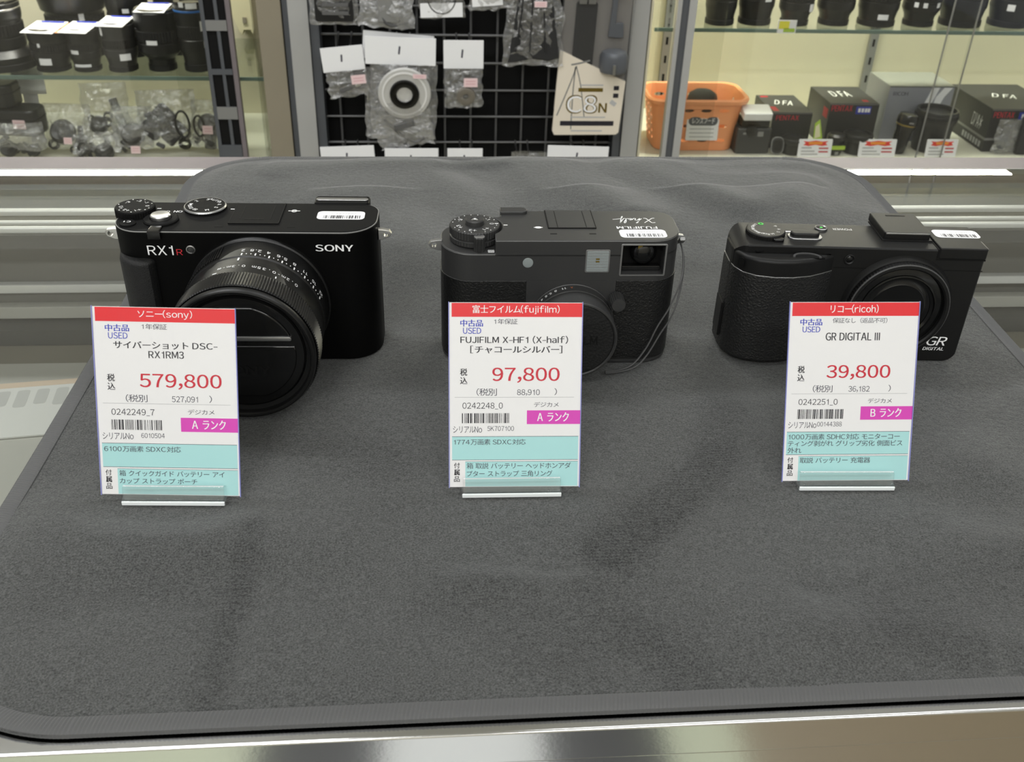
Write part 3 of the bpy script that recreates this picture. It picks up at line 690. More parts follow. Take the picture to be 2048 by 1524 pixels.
obox('finder_back', 'void', vf, 26, 45.4, 7.2, 7.8, 46, 60.4); obox('finder_step', 'gloss_black', vf, 27.2, 44.2, 3.5, 7.2, 46.2, 48.6, .4)
fin(lathe(B(), [(5.9, 0), (5.7, 1.2), (4.6, 2.6), (2.6, 3.5), (0, 3.8)], 40, AX(36.4, 55.0, 5.2)), 'finder_lens', 'gloss_black', vf, ang=180)
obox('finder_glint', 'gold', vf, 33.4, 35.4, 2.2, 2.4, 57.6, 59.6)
# lens and hood
LX2, LZ2 = 5.3, 22.6; A2 = AX(LX2, LZ2)
lr = olathe('lens_ring', 'charcoal', c2, [(19.4, -.1), (19.4, 1), (19, 1.2), (19, 6.6), (18.7, 7)], 80, A2)
for s, a in (('A', -3), ('11', -13), ('8', -25), ('5.6', -36), ('4', -47), ('2.8', -58)): ring_text(lr, s, LX2, LZ2, 19, -3.6, R(a), 1.6, m='mark_orange' if s == 'A' else 'mark_white', adv=1.2)
hd = olathe('lens_hood', 'charcoal', c2, [(18.4, 6.8), (18.7, 7.2), (18.9, 17.4), (18.6, 18), (17.9, 18.1), (17.4, 17.6), (17.2, 15.6)], 80, A2)
cp = olathe('lens_cap', 'lens_bg_rubber', c2, [(17.4, 15), (17.4, 17.2), (16.9, 17.6), (0, 17.6)], 64, A2)
text(cp, 'FUJIFILM', 'lens_black', A2 @ T(0, 0, 17.7), -10, 10, -2, 2, bold=.013)
ka = obox('focus_arm', 'charcoal', c2, -1.7, 1.7, -1, 8, -7.5, -4.6, .5, T(24.6, 0, 34.4) @ RY(R(-38)) @ T(-4, 0, 3) @ RZ(PI/2) @ T(0, -4, 0))
olathe('focus_knob', 'charcoal', ka, [(3.3, 1), (3.3, 8.2), (3.0, 8.8), (0, 8.9)], 44, AX(25.0, 35.2), {0: .3, 1: .3})
for s, xx in ((-1, -52.6), (1, 52.4)): 
    a = lug(c2, xx, 14 if s < 0 else 20, 54.4, s, 'charcoal_edge')
def loop(p, pts, r, m, name):
    q = [Vector(a) for a in pts]; cr = []
    for i in range(len(q)-1):
        p0, p1, p2, p3 = q[max(i-1, 0)], q[i], q[i+1], q[min(i+2, len(q)-1)]
        for k in range(8):
            t = k/8; cr.append(.5*((2*p1)+(p2-p0)*t+(2*p0-5*p1+4*p2-p3)*t*t+(3*p1-p0-3*p2+p3)*t**3))
    cr.append(q[-1]); return fin(tube(B(), cr, r, 6), name, m, p)
st = loop(c2, [(56, 20, 54), (56.5, 12, 50), (55, 4, 42), (50, -1.5, 31), (45, -2.6, 21), (41, -3.6, 11), (35, -6, 3.4), (28, -8.6, 1.6), (21, -12, 3)], .42, 'cord_grey', 'cap_cord')
loop(c2, [(56, 20, 54), (57.2, 13, 48), (55.5, 5, 38), (51.5, -1.8, 27), (46.5, -2.8, 17), (41.5, -4, 7), (36, -6.6, 2.2), (28, -9.4, 1.2), (21, -12.4, 2.4)], .42, 'cord_grey', 'cap_cord')
bx = oprism('cord_bead', 'charcoal_edge', st, rr(-1.4, 1.4, -.9, .9, .6), -2.2, 2.2, .4, T(56.4, 17.5, 54.8) @ RX(R(50)))

# ------------------------------------------------------------------ small black compact
c3 = thing('compact_camera', 'small worn black compact camera with textured rubber grip, behind the 39,800 card', 'camera', (193.0, 385.8, 0), -.0795)
xz = rr(-58.5, 54.6, .3, 58, (9, 6, 1.2, 7), 8)
body = oprism('body', 'gr_black', c3, xz, -26, 0, .9, RX(PI/2) @ T(0, 0, 0))
cut(body, prism(B(), rr(-58.4, 54.6, -.05, 25.8, (7, 1.6, 3, 9), 8), -5, 70), 'INTERSECT')
G = [(-58.9, 18), (-58.6, 8), (-57.6, 1.5), (-54.6, -4), (-49, -7.6), (-41, -9.2), (-33, -8.8), (-25, -6.8), (-18.5, -3.4), (-13.4, -.25), (-13.4, 1.2), (-30, 4), (-50, 19)]
oprism('rubber_grip', 'grip_rubber', c3, G, 2.2, 46.6, (2.0, .5))
sh = oprism('grip_shell', 'gr_black', c3, offs(G, -.35), 46.6, 54.6, (0, 1.8))
fin(prism(B(), G, 46.3, 46.75, .15), 'shell_edge', 'steel_dull', sh)
obox('side_cover', 'gr_black', c3, -59.4, -57.6, 6, 17, 8, 26, .8)
# wheel in its pocket on the slope of the grip
pk = oprism('wheel_pocket', 'void', sh, [(-35.2, -4.6), (-19.2, -4.6), (-20.6, -1.6), (-23.6, .4), (-30.8, .4), (-33.8, -1.6)], 54.0, 54.75, .1)
arcp = [((6.4-(.35 if i % 2 else 0))*math.cos(PI*i/40), (4.4-(.3 if i % 2 else 0))*math.sin(PI*i/40)) for i in range(41)] + [(5.3*math.cos(PI-PI*i/20), 3.3*math.sin(PI-PI*i/20)) for i in range(21)]
oprism('front_wheel', 'wheel_grey', c3, arcp, 54.5, 55.3, .05, T(-27.2, -4.7, 0))
ds = olathe('mode_dial', 'gr_black', c3, [(8.9, -6), (8.9, 1.6), (8.4, 2.1), (0, 2.1)], 120, T(-42.6, 13.6, 58), {0: .2, 1: .2})
dialtext(ds, [(R(58), 'P'), (R(92), 'A'), (R(125), 'S'), (R(162), 'M'), (R(-158), 'SCENE'), (R(-112), 'MY3'), (R(-82), 'MY2'), (R(-52), 'MY1')], -42.6, 13.6, 60.15, h=1.4, r=5.9)
lathe_green = olathe('auto_mark', 'mark_green', ds, [(1.35, 0), (1.35, .1), (.65, .1), (.65, 0)], 6, T(-43.8, 19.2, 60.1))
oprism('dial_lock', 'gloss_black', c3, rr(-2.5, 2.5, -1.5, 1.5, 1.3), 57.6, 59.4, .5, T(-38.6, 5.0, 0)); 
flat('index_mark', 'mark_white', c3, T(0, 0, 58), -33.2, -29.6, 15.4, 16.4, h=.12)
for (x, y, a) in ((-47, .6, .35),): 
    e = obox('strap_eyelet', 'gloss_black', c3, -2.6, 2.6, -1.1, 1.1, -.2, .2, .1, T(x, y, 55.2) @ RZ(a)); obox('eyelet_rim', 'steel_dull', e, -3, 3, 1.1, 1.5, -.2, .3, .1, T(x, y, 55.2) @ RZ(a))
oprism('strap_slot', 'void', c3, rr(-1.5, 1.5, -2.6, 2.6, 1.4), 0, .3, 0, T(-55.7, -3.3, 50.8) @ RZ(R(-38)) @ RX(PI/2))
sb = oprism('shutter_button', 'gr_black', c3, rr(-6.6, 6.6, -2.6, 2.6, 2.5), 57.9, 60.3, .8, T(-25.2, 11.2, 0)); oprism('button_bezel', 'steel_dull', sb, rr(-7.8, 7.8, -3.8, 3.2, 3.2), 57.8, 58.5, .3, T(-25.2, 10.8, 0))
pb = olathe('power_button', 'steel_dull', c3, [(2.9, -.1), (2.9, .6), (2.5, .8), (2.1, .5)], 32, T(-15.2, 20.4, 58)); olathe('button_face', 'gloss_black', pb, [(2.15, .3), (2.1, .6), (0, .62)], 28, T(-15.2, 20.4, 58)); olathe('power_lamp', 'mark_green', pb, [(.75, .6), (.7, .72), (0, .74)], 16, T(-15.2, 20.4, 58))
text(c3, 'POWER', 'mark_white', T(-5.4, 20.2, 58.07) @ BACK_TOP, -4.4, 4.4, -1.05, 1.05)
hs = oprism('hot_shoe_cover', 'gr_black', c3, rr(10.4, 31.6, 9.6, 33, 1), 57.9, 61.6, .5); flat('cover_notch', 'void', hs, T(0, 0, 61.6), 17, 26, 29.2, 30.2, h=.08)
obox('cover_edge', 'steel_dull', hs, 11, 31, 9.35, 9.7, 60.8, 61.5, .1); obox('shoe_rail', 'gr_black', hs, 9.6, 32.4, 8.4, 30, 57.8, 58.6, .2)
pf = oprism('flash_lid', 'gr_black', c3, rr(33.0, 54.75, -.2, 25, .8), 53.6, 58.9, .6)
obox('lid_gap', 'void', pf, 32.2, 33.1, -.1, 25, 54, 58.15); obox('lid_gap', 'void', pf, 32.2, 54.6, -.12, .1, 53.0, 53.7)
obox('worn_corner', 'steel_dull', pf, 54.55, 54.82, .6, 9, 58.2, 58.75, .05)
sticker(c3, 35.4, 56.2, 11.8, 20.4, 58.92, '0242251_0', 37)
obox('front_seam', 'void', c3, -13, 54.7, -.06, .2, 47.9, 48.2)
afl = olathe('focus_sensor', 'gr_black', c3, [(2.5, -.2), (2.5, .3), (2.1, .45), (1.6, .1)], 28, AX(-6.6, 52.2)); olathe('sensor_lens', 'gloss_black', afl, [(1.7, -.2), (1.3, .15), (0, .3)], 20, AX(-6.6, 52.2))
LX3, LZ3 = 19.2, 29.4; A3 = AX(LX3, LZ3)
olathe('lens_collar', 'gr_black', c3, [(25.6, -.2), (25.4, .4), (24.4, 1.9), (23.6, 2.2)], 80, A3)
rg = olathe('lens_ring', 'gr_black', c3, [(23.4, 1.8), (23.6, 3), (23.6, 4.6), (23.0, 5.3), (21.5, 5.4), (20.8, 4.8), (20.6, 3.2)], 200, A3, {1: .3, 2: .3})
olathe('ring_edge', 'wheel_grey', rg, [(23.3, 5.0), (23.05, 5.32), (22.8, 5.38)], 80, A3)
olathe('lens_barrel', 'gloss_black', c3, [(20.8, 3), (19.6, 3.2), (17.4, 3.4), (17.2, 4.1), (16.6, 4.2), (16.2, 3.4), (15, 2.9)], 72, A3)
lb = olathe('lens_barrier', 'gloss_black', c3, [(15.2, 2.6), (13, 2.7), (12.2, 3.1), (11.6, 2.9), (0, 2.6)], 64, A3)
text(c3, 'GR', 'mark_white', T(0, -.08, 0) @ FRONT, 38.8, 48.2, 9.0, 13.8, bold=.008, shear=.18); text(c3, 'DIGITAL', 'mark_white', T(0, -.08, 0) @ FRONT, 37.8, 47.8, 6.4, 8.1, bold=.013, shear=.18)

# ------------------------------------------------------------------ price cards
def price_card(name, x, y, yaw, lean, wd, h, tw, label, D):
    root = thing(name, label, 'price card', (x, y, 2), yaw)
    # card plane: u to the right, v up the leaning face, normal towards the customer
    PL = RX(PI/2 - lean) @ RZ(tw) @ Matrix.Diagonal((wd/50, h/70, 1, 1))
    pa = oprism('paper', 'paper', root, [(-25, 0), (25, 0), (25, 70), (-25, 70)], -.35, 0, 0, PL)
    oprism('clear_sleeve', 'sleeve', root, [(-25.3, -.3), (25.3, -.3), (25.3, 70.3), (-25.3, 70.3)], .28, .34, 0, PL)
    for u in (-25.3, 25.0): obox('sleeve_edge', 'sleeve_edge', root, u, u+.3, -.3, 70.3, -.3, .4, 0, PL)
    F = PL @ T(0, 0, .05); F2 = PL @ T(0, 0, .12)
    U = lambda zx: (zx-557)/940*50
    V = lambda zy: (1392-zy)/1327*70
    def tx(s, m, x0, x1, y0, y1, top=False, **k): return text(pa, s, m, F2 if top else F, U(x0), U(x1), V(y1), V(y0), **k)
    hb = flat('header_band', 'print_red', pa, PL, -24.1, 25, V(165), V(68), h=.06)
    flat('rank_box', 'print_pink', pa, PL, U(642), 25, V(932), V(832), h=.06)
    flat('note_box', 'print_cyan', pa, PL, U(105), 24.4, V(1192), V(1022), h=.05)
    flat('accessory_box', 'print_cyan', pa, PL, U(200), 24.4, 0.2, V(1205), h=.05)
    flat('rule_line', 'ink_grey', pa, PL, U(125), U(980), V(738), V(735), h=.05)
    for a, b in ((1020, 1023), (1191, 1194), (1204, 1206)): flat('rule_line', 'ink_soft', pa, PL, U(105 if a < 1200 else 200), 24.4, V(b), V(a), h=.06)
    hx0, hx1 = D['hx']; tx(D['head'], 'print_white', hx0, hx1, 82, 145, True, bold=.005)
    tx('中古品', 'ink_blue', 165, 325, 185, 233, bold=.015); tx('USED', 'ink_blue', 184, 312, 241, 284, bold=.005)
    for s, x0, x1, y0, y1 in D['lines']: tx(s, 'ink', x0, x1, y0, y1, bold=.013)
    wx0, wx1 = D['wx']; tx(D['war'], 'ink_soft', wx0, wx1, 178, 217)
    tx('税', 'ink', 162, 214, 530, 582, bold=.017); tx('込', 'ink', 162, 215, 592, 642, bold=.017)
    px0, px1 = D['px']; tx(D['price'], 'ink_red', px0, px1, 524, 632, bold=.009)
    tx('（税別', 'ink_soft', 280, 425, 672, 726); nx0, nx1 = D['nx']; tx(D['net'], 'ink_soft', nx0, nx1, 680, 727); tx('）', 'ink_soft', 838, 856, 672, 722)
    tx(D['code'], 'ink', 180, 468, 775, 824); tx('デジカメ', 'ink_soft', 692, 870, 772, 808)
    bars(pa, F, U(176), U(514), V(924), V(852), D['seed'], 32)
    tx('シリアルNo', 'ink_soft', 112, 320, 946, 994); sx0, sx1 = D['sx']; tx(D['serial'], 'ink_soft', sx0, sx1, 946, 981)
    tx(D['rank'], 'print_white', 716, 945, 846, 912, True, bold=.015)
    for s, x0, x1, y0, y1 in D['notes']: tx(s, 'ink_soft', x0, x1, y0, y1, True)
    for i, s in enumerate('付属品'): tx(s, 'ink', 118, 160, 1212+i*50, 1254+i*50, bold=.008 if i != 1 else .05)
    return root

def card_stand(x, y, yaw, lean, label):
    o = thing('card_stand', label, 'card stand', (x, y, 0), yaw, 'clear card stands on the cloth')
    PL = RX(PI/2 - lean)
    oprism('front_lip', 'acrylic', o, rr(-18.6, 18.6, -.4, 5.2, .8, 3), 1.2, 2.4, .3, T(0, 0, 1.4) @ PL)
    oprism('lip_rim', 'acrylic_edge', o, rr(-18.4, 18.4, 4.95, 5.2, .1, 2), 1.25, 2.2, .05, T(0, 0, 1.4) @ PL)
    oprism('back_rest', 'acrylic', o, rr(-18.6, 18.6, .6, 36, 1.5, 3), -3.2, -2, .3, T(0, 0, 1.4) @ PL)
    oprism('foot', 'acrylic', o, rr(-19.2, 19.2, -3.2, 26, 1.2, 3), .1, 2.1, .4)
    oprism('foot_edge', 'acrylic_edge', o, rr(-18.9, 18.9, -3.3, -2.5, .3, 2), .3, 1.9, .2)
    return o

price_card('price_card', -99, 293.2, -.067, .384, 51.2, 70.2, 0, 'white price card reading 579,800 on clear stand in front of big-lens camera',
    dict(head='ソニー(sony)', hx=(385, 745), war='1年保証', wx=(408, 575), lines=[('サイバーショット DSC-', 215, 905, 300, 352), ('RX1RM3', 445, 680, 366, 416)], price='579,800', px=(378, 925), net='527,091', nx=(588, 762),
         code='0242249_7', seed=4, serial='6010504', sx=(372, 530), rank='A ランク', notes=[('6100万画素 SDXC対応', 118, 635, 1040, 1082), ('箱 クイックガイド バッテリー アイ', 212, 925, 1216, 1258), ('カップ ストラップ ポーチ', 212, 738, 1272, 1312)]))
price_card('price_card', 29.6, 292.9, -.03, .40, 49.6, 70.6, 0, 'white price card reading 97,800 on clear stand before the charcoal retro camera',
    dict(head='富士フイルム(fujifilm)', hx=(250, 866), war='1年保証', wx=(404, 570), lines=[('FUJIFILM X-HF1 (X-half)', 165, 930, 298, 354), ('[チャコールシルバー]', 235, 890, 368, 422)], price='97,800', px=(392, 874), net='88,910', nx=(570, 733),
         code='0242248_0', seed=9, serial='5K707100', sx=(358, 550), rank='A ランク', notes=[('1774万画素 SDXC対応', 118, 635, 1040, 1082), ('箱 取説 バッテリー ヘッドホンアダ', 210, 965, 1214, 1258), ('プター ストラップ 三角リング', 210, 832, 1272, 1316)]))
price_card('price_card', 159.8, 291.4, -.043, .411, 50, 70, .01, 'white price card reading 39,800 with pink B rank box, before the small worn compact',
    dict(head='リコー(ricoh)', hx=(380, 730), war='保証なし（返品不可）', wx=(400, 800), lines=[('GR DIGITAL III', 355, 752, 286, 344)], price='39,800', px=(375, 845), net='36,182', nx=(543, 700),
         code='0242251_0', seed=15, serial='00144388', sx=(325, 508), rank='B ランク', notes=[('1000万画素 SDHC対応 モニターコー', 118, 945, 1036, 1080), ('ティング剥がれ グリップ劣化 側面ビス', 115, 968, 1086, 1130), ('外れ', 115, 218, 1138, 1182), ('取説 バッテリー 充電器', 210, 735, 1214, 1258)]))
card_stand(-97.4, 292.2, -.05, .384, 'clear acrylic stand under the price card of the pricey big-lens camera')
card_stand(28.4, 291.8, -.02, .40, 'clear acrylic stand under the price card of the charcoal retro camera')
card_stand(159.4, 290.4, -.04, .411, 'clear acrylic stand under the price card of the small worn compact')

# ------------------------------------------------------------------ display cabinets beyond the counter
FY = 1850
def cabinet(label, x0, x1, shelf_z, deck_z, fx, side_left):
    o = thing('display_cabinet', label, 'cabinet', (0, 0, -950)); k = 950
    obox('back_panel', 'beige', o, x0, x1, 2200, 2216, 0, k+560)
    obox('base', 'beige_dark', o, x0, x1, FY+6, 2200, 0, k+deck_z-20); obox('deck', 'white_deck', o, x0+1, x1-1, 1864, 2200, k+deck_z-20, k+deck_z)
    obox('top', 'beige', o, x0, x1, FY, 2216, k+500, k+560)
    obox('side_panel', 'beige_dark' if side_left else 'beige', o, x1-16 if side_left else x0, x1+26 if side_left else x0+4, FY, 2200, 0, k+500)
    sg = obox('glass_shelf', 'shelf_glass', o, x0+18, x1-18, 1890, 2190, k+shelf_z-7, k+shelf_z); obox('shelf_edge', 'glass_edge', sg, x0+18, x1-18, 1887.5, 1890, k+shelf_z-7, k+shelf_z)
    # sliding glass door with a profiled metal edge
    a, b = fx
    dr = obox('sliding_door', 'cab_glass', o, *((x0+18, a) if side_left else (b, x1-18)), FY+1, FY+5, k+deck_z, k+500); obox('sliding_door', 'cab_glass', o, *((a-60, x1-18) if side_left else (x0+18, b+60)), FY+8, FY+12, k+deck_z, k+500)
    return o, k, dr
cabL, k, dL = cabinet('beige glass-fronted display cabinet of used lenses, beside the black accessory grid and left of it', -1500, -290, -276, -440, (-405, -358), True)
for x, w_, m in ((-406, 7, 'alu_dark'), (-398, 16, 'panel_black'), (-381, 6, 'alu_dark'), (-374, 12, 'panel_black'), (-361, 8, 'rail_alu')): obox('door_profile', m, dL, x, x+w_, FY+2+ (2 if m == 'panel_black' else 0), FY+18, k-440, k+500)
for z0, z1, m in ((-184, -166, 'alu_grey'), (-262, -252, 'alu_dark'), (-345, -322, 'alu_grey'), (-425, -395, 'alu_dark'), (-120, -90, 'alu_grey')): obox('profile_clip', m, dL, -399, -362, FY+1, FY+4, k+z0, k+z1)
br = oprism('shelf_bracket', 'cream', cabL, [(-412, k-210), (-398, k-255), (-392, k-262), (-388, k-252), (-374, k-252), (-370, k-262), (-366, k-250), (-366, k+200), (-412, k+200)], -2198, -2160, 1, RX(PI/2)); obox('bracket_slot', 'beige_dark', br, -388, -380, 2158, 2160.5, k-238, k-226)
obox('glass_end', 'cab_glass', cabL, -322, -317, FY+30, 2190, k-440, k+500)
cabR, k, dR = cabinet('beige glass-fronted display cabinet with boxed lenses and an orange basket, beyond the counter', 407, 1700, -178, -425, (458, 492), False)
for x, w_, m in ((456, 8, 'post_light'), (464, 14, 'alu_dark'), (478, 14, 'post_light')): obox('door_profile', m, dR, x, x+w_, FY+(0 if m == 'post_light' else 4), FY+18, k-425, k+500)
for x in (524, 996):
    u = obox('slotted_upright', 'alu_grey', cabR, x-9, x+9, 2190, 2200, k-425, k+500)
    for i in range(14): obox('slot', 'void', u, x-2.6, x+2.6, 2189.6, 2191, k-400+i*40, k-384+i*40)
obox('glass_end', 'cab_glass', cabR, 984, 988, FY+1, FY+5, k-425, k+500); obox('glass_end', 'cab_glass', cabR, 1034, 1038, FY+8, FY+12, k-425, k+500)
obox('glass_edge_strip', 'alu_grey', cabR, 982.5, 984, FY+1, FY+5, k-425, k+500); obox('glass_edge_strip', 'alu_grey', cabR, 1038, 1039.5, FY+8, FY+12, k-425, k+500)

# ------------------------------------------------------------------ accessory grid between the cabinets
gd = thing('accessory_rack', 'black-backed wire grid rack with grey posts, hung with bagged camera accessories', 'rack', (0, 0, -950))
for x0, x1 in ((-251, -216), (372, 404)): 
    p_ = obox('post', 'post_light', gd, x0, x1, 1846, 1890, 0, k+560, 1.5)
for x0, x1 in ((-215, -199), (356, 371)): obox('post_channel', 'alu_dark', gd, x0, x1, 1852, 1895, 0, k+560, 1.5)
for x in (-216, 371.2): obox('channel_groove', 'void', gd, x, x+.9, 1850, 1880, 0, k+560)
for x in (-262,): obox('post_flange', 'alu_dark', gd, x, x+10, 1856, 1890, 0, k+560, 1)
obox('back_panel', 'panel_black', gd, -215, 372, 1900, 1912, 0, k+560); obox('kick_panel', 'alu_dark', gd, -215, 372, 1850, 1905, 0, 60)
XV = [-172.5+50*i for i in range(11)]; ZH = [-449+51*i for i in range(14)]
bmv = None
for x in XV:
    if bmv is None:
        bmv = fin(tube(B(), [(0, 0, 60), (0, 0, k+540)], 2.3, 8), 'grid_wire', 'wire', gd, loc=(x, 1886, 0))
    else:
        o = bmv.copy(); o.location = Vector((x, 1886, 0))*S; col.objects.link(o)
bmh = None
for z in ZH:
    if bmh is None: bmh = fin(tube(B(), [(-199, 0, 0), (356, 0, 0)], 2.3, 8), 'grid_wire', 'wire', gd, loc=(0, 1881, z+k))
    else:
        o = bmh.copy(); o.location = Vector((0, 1881, z+k))*S; col.objects.link(o)

def peg(x, z, label):
    o = thing('peg_hook', label, 'hook', (x, 1881, z), 0, 'chrome hooks on the wire grid')
    for s in (-1, 1):
        fin(tube(B(), [(s*12, 1, 3.4), (s*12, -4, 4.2), (s*12, -7, 2), (s*12, -10, 0), (s*11.5, -50, -11), (s*11, -73, -17)], 1.5, 8), 'prong', 'silver', o)
    fin(tube(B(), [(-11, -73, -17), (11, -73, -17)], 1.5, 8), 'crossbar', 'silver', o)
    return o
for x, z, l in ((-155, -194, 'twin-prong chrome hook carrying the smallest tilted accessory bag'), (-48, -194, 'twin-prong chrome hook carrying the big filter-ring bag stack'), (62, -194, 'twin-prong chrome hook carrying the bag with the brass-toned adapter ring'),
                (-155, -398, 'twin-prong chrome hook above the lowest card beside the grey post'), (-35, -398, 'twin-prong chrome hook above the second card of the lowest row'), (68, -398, 'twin-prong chrome hook above the small card of the lowest row'),
                (178, -398, 'twin-prong chrome hook above the bulging bag in the lowest row'), (290, -398, 'twin-prong chrome hook below the tripod pack'), (-165, -92, 'twin-prong chrome hook over the bagged black battery case'),
                (-70, -92, 'twin-prong chrome hook over the silvery crumpled bag'), (20, -92, 'twin-prong chrome hook over the coiled cord bags'), (105, -92, 'twin-prong chrome hook over the small white-lined bag'), (185, -92, 'twin-prong chrome hook over the tall black pouch bag'), (300, -92, 'twin-prong chrome hook holding up the tripod pack')): peg(x, z, l)

# ------------------------------------------------------------------ clear bags
def bag_mesh(parent, wd, h, th, seed, amp, m='film', taper=1., nx=18, ny=22, M=None, name='clear_bag', fold=0):
    bm = B(); sides = []
    for sgn in (-1, 1):
        g = []
        for j in range(ny+1):
            v = j/ny; row = []
            for i in range(nx+1):
                u = i/nx; e = (math.sin(PI*min(max(u, .001), .999))**.6)*(math.sin(PI*min(1, .12+.86*v))**.5)
                ww = wd*(1+(taper-1)*v)
                q = Vector((u*3.1+seed*7.3, v*3.7*h/wd, sgn*2.2+seed)); nz = .8*noise.noise(q) + .9*(.35-abs(noise.noise(q*1.9))) + .55*(.3-abs(noise.noise(q*4.3)))
                rim = 1 if (0 < i < nx and 0 < j < ny) else 0
                x = (u-.5)*ww + (amp*.5*noise.noise(q*1.9+Vector((5, 1, 2))) if True else 0)
                if not rim: x = (u-.5)*ww + amp*1.0*noise.noise(Vector((u*4+seed, v*5, 3)))*min(1, v*3)
                y = sgn*(th/2*e + .6) + (nz*amp*.55 if rim else 0)
                z = -v*h + amp*.9*noise.noise(Vector((u*4.3+seed*2, v*2.9, 8)))*(v**.6)
                row.append((x, y, z))
            g.append(row)
        sides.append(g)
    for s, g in enumerate(sides):
        vs = [[bm.verts.new((M @ Vector(p)) if M else p) for p in row] for row in g]
        for j in range(ny):
            for i in range(nx):
                f = (vs[j][i], vs[j][i+1], vs[j+1][i+1], vs[j+1][i]); bm.faces.new(f if s == 0 else f[::-1])
    return fin(bm, name, m, parent, ang=24, keep=True)

def header(parent, wd, h, th=1.6, M=None, stack=1, m='paper_white', hole=True):
    M = M or Matrix()
    for i in range(stack):
        o = oprism('header_card', m, parent, rr(-wd/2, wd/2, -h, 0, .8, 2), -th/2, th/2, .2, M @ T(i*-3, i*9, i*5) @ RX(PI/2) @ RZ(-i*.05))
        if i == 0 and hole: oprism('hang_hole', 'ink_soft', o, rr(-1.6, 1.6, -h*.62, -h*.32, 1.2, 3), th/2, th/2+.1, 0, M @ RX(PI/2) @ RZ(-.1))
def psticker(parent, x0, x1, z0, z1, y, seed, M=None):
    M = (M or Matrix())
    s_ = flat('price_sticker', 'paper_pink', parent, M @ T(0, y, 0) @ RX(PI/2), x0, x1, z0, z1, r=1, h=.4)
    for q in (.3, .6): flat('print_line', 'pink_print', s_, M @ T(0, y-.45, 0) @ RX(PI/2), x0+(x1-x0)*.15, x0+(x1-x0)*.85, z0+(z1-z0)*q, z0+(z1-z0)*(q+.1), h=.05)
def hang(label, x, y, z, rz=0, tilt=0, name='accessory_bag', cat='bag', group='accessory bags on the wire grid'):
    o = thing(name, label, cat, (x, y, z), rz, group); o.rotation_euler = (0, tilt, rz); return o

b = hang('smallest bag on the grid, tilted white header card and pink price sticker', -157, 1800, -197, .05, -.09)
header(b, 75, 43); bag_mesh(b, 72, 48, 10, 1, 6, M=T(2, 0, -42)); psticker(b, 10, 36, -66, -50, -9, 3)
oprism('steel_part', 'wire', b, rr(-12, 24, -4, 4, 2), -3, 3, .8, T(-2, -2, -74) @ RX(PI/2) @ RZ(.25)); olathe('screw', 'silver', b, [(4, 0), (4, 9), (0, 9)], 16, T(16, -2, -70) @ RY(1.2))
b = hang('big stack of bags with white header cards, milky ring and black filter ring inside', -51, 1800, -180, .02, .03)
header(b, 126, 48, 2.4, stack=2); bag_mesh(b, 122, 138, 26, 2, 9, M=T(6, 4, -47), taper=.98, nx=26, ny=28); bag_mesh(b, 118, 128, 18, 3, 12, 'film_haze', M=T(-6, 16, -58), nx=24, ny=26); psticker(b, 22, 46, -68, -60, -15, 5)
RM = T(7, -4, -98) @ RX(PI/2+.12)
olathe('milky_ring', 'translucent', b, [(27, 0), (27, 5), (46, 5), (48, 3), (48, 0), (44, -3)], 64, RM); olathe('milky_rim', 'paper', b, [(38, 5), (38, 6), (41, 6), (41, 5)], 64, RM)
olathe('filter_ring', 'gloss_black', b, [(14.5, 4), (14.5, 8.6), (18, 9.6), (25, 9.2), (26.5, 8), (26.5, 4)], 64, RM); olathe('clear_disc', 'translucent', b, [(14.6, 6), (0, 6.2)], 40, RM)
bag_mesh(b, 104, 66, 16, 8, 14, 'film_haze', M=T(2, 6, -136) @ RY(-.18), nx=22, ny=16, name='crumpled_tail'); oprism('dark_part', 'wire', b, rr(-20, 18, -5, 6, 3), -4, 4, 1, T(8, -2, -158) @ RX(PI/2) @ RZ(.3)); loop(b, [(-30, 4, -150), (-5, 0, -172), (25, 2, -190), (44, 3, -182)], 2.5, 'wire', 'cord')
b = hang('narrow bag with white header card and brass-toned adapter ring', 61, 1800, -184, .01, .0)
header(b, 72, 50); bag_mesh(b, 70, 72, 18, 4, 8, M=T(0, 0, -49)); psticker(b, 0, 25, -80, -64, -12, 7)
olathe('adapter_ring', 'bronze', b, [(5, 4), (6, 6), (12, 7), (16.5, 6), (17.5, 3), (17.5, -5), (14, -7)], 48, T(4, -3, -98) @ RX(PI/2+.25)); olathe('ring_hole', 'void', b, [(5.2, 4.2), (0, 4.2)], 24, T(4, -3, -98) @ RX(PI/2+.25))
b = hang('bagged black battery case at the top edge of the grid beside the post', -165, 1800, -62, .0, 0)
bag_mesh(b, 84, 100, 14, 5, 4, M=T(0, 0, 2)); oprism('battery_case', 'box_black', b, rr(-33, 34, -92, -4, 4), -8, 5, 1.5, RX(PI/2)); 
for q in (-62, -76): oprism('case_label', 'wire', b, rr(-20+q*0, 26, q-4, q+2, 2), 8, 8.6, .2, RX(PI/2))
b = hang('silvery crumpled bag hanging beside the bagged black battery case', -72, 1800, -58, .0, .02)
bag_mesh(b, 86, 106, 20, 6, 12, 'film_haze', taper=1.15); oprism('foam_wrap', 'alu_grey', b, rr(-16, 22, -96, -6, 4), -7, 7, 2, RX(PI/2)); loop(b, [(-20, 0, -60), (0, -6, -98), (30, 0, -100), (44, 0, -106)], 2.4, 'cord_grey', 'cord')
b = hang('bag with coiled black cord at the top of the grid', 21, 1800, -60, .0, -.03)
bag_mesh(b, 82, 86, 18, 7, 9); 
for i in range(3): loop(b, [((24+3*i)*math.cos(a), -5+4*i, -52+(26+2*i)*math.sin(a)) for a in [2*PI*q/16 for q in range(17)]], 2.6, 'cord_black', 'cord_coil')
oprism('lining_card', 'paper_white', b, rr(-38, 36, -84, -60, 1), 6, 7, .1, RX(PI/2))
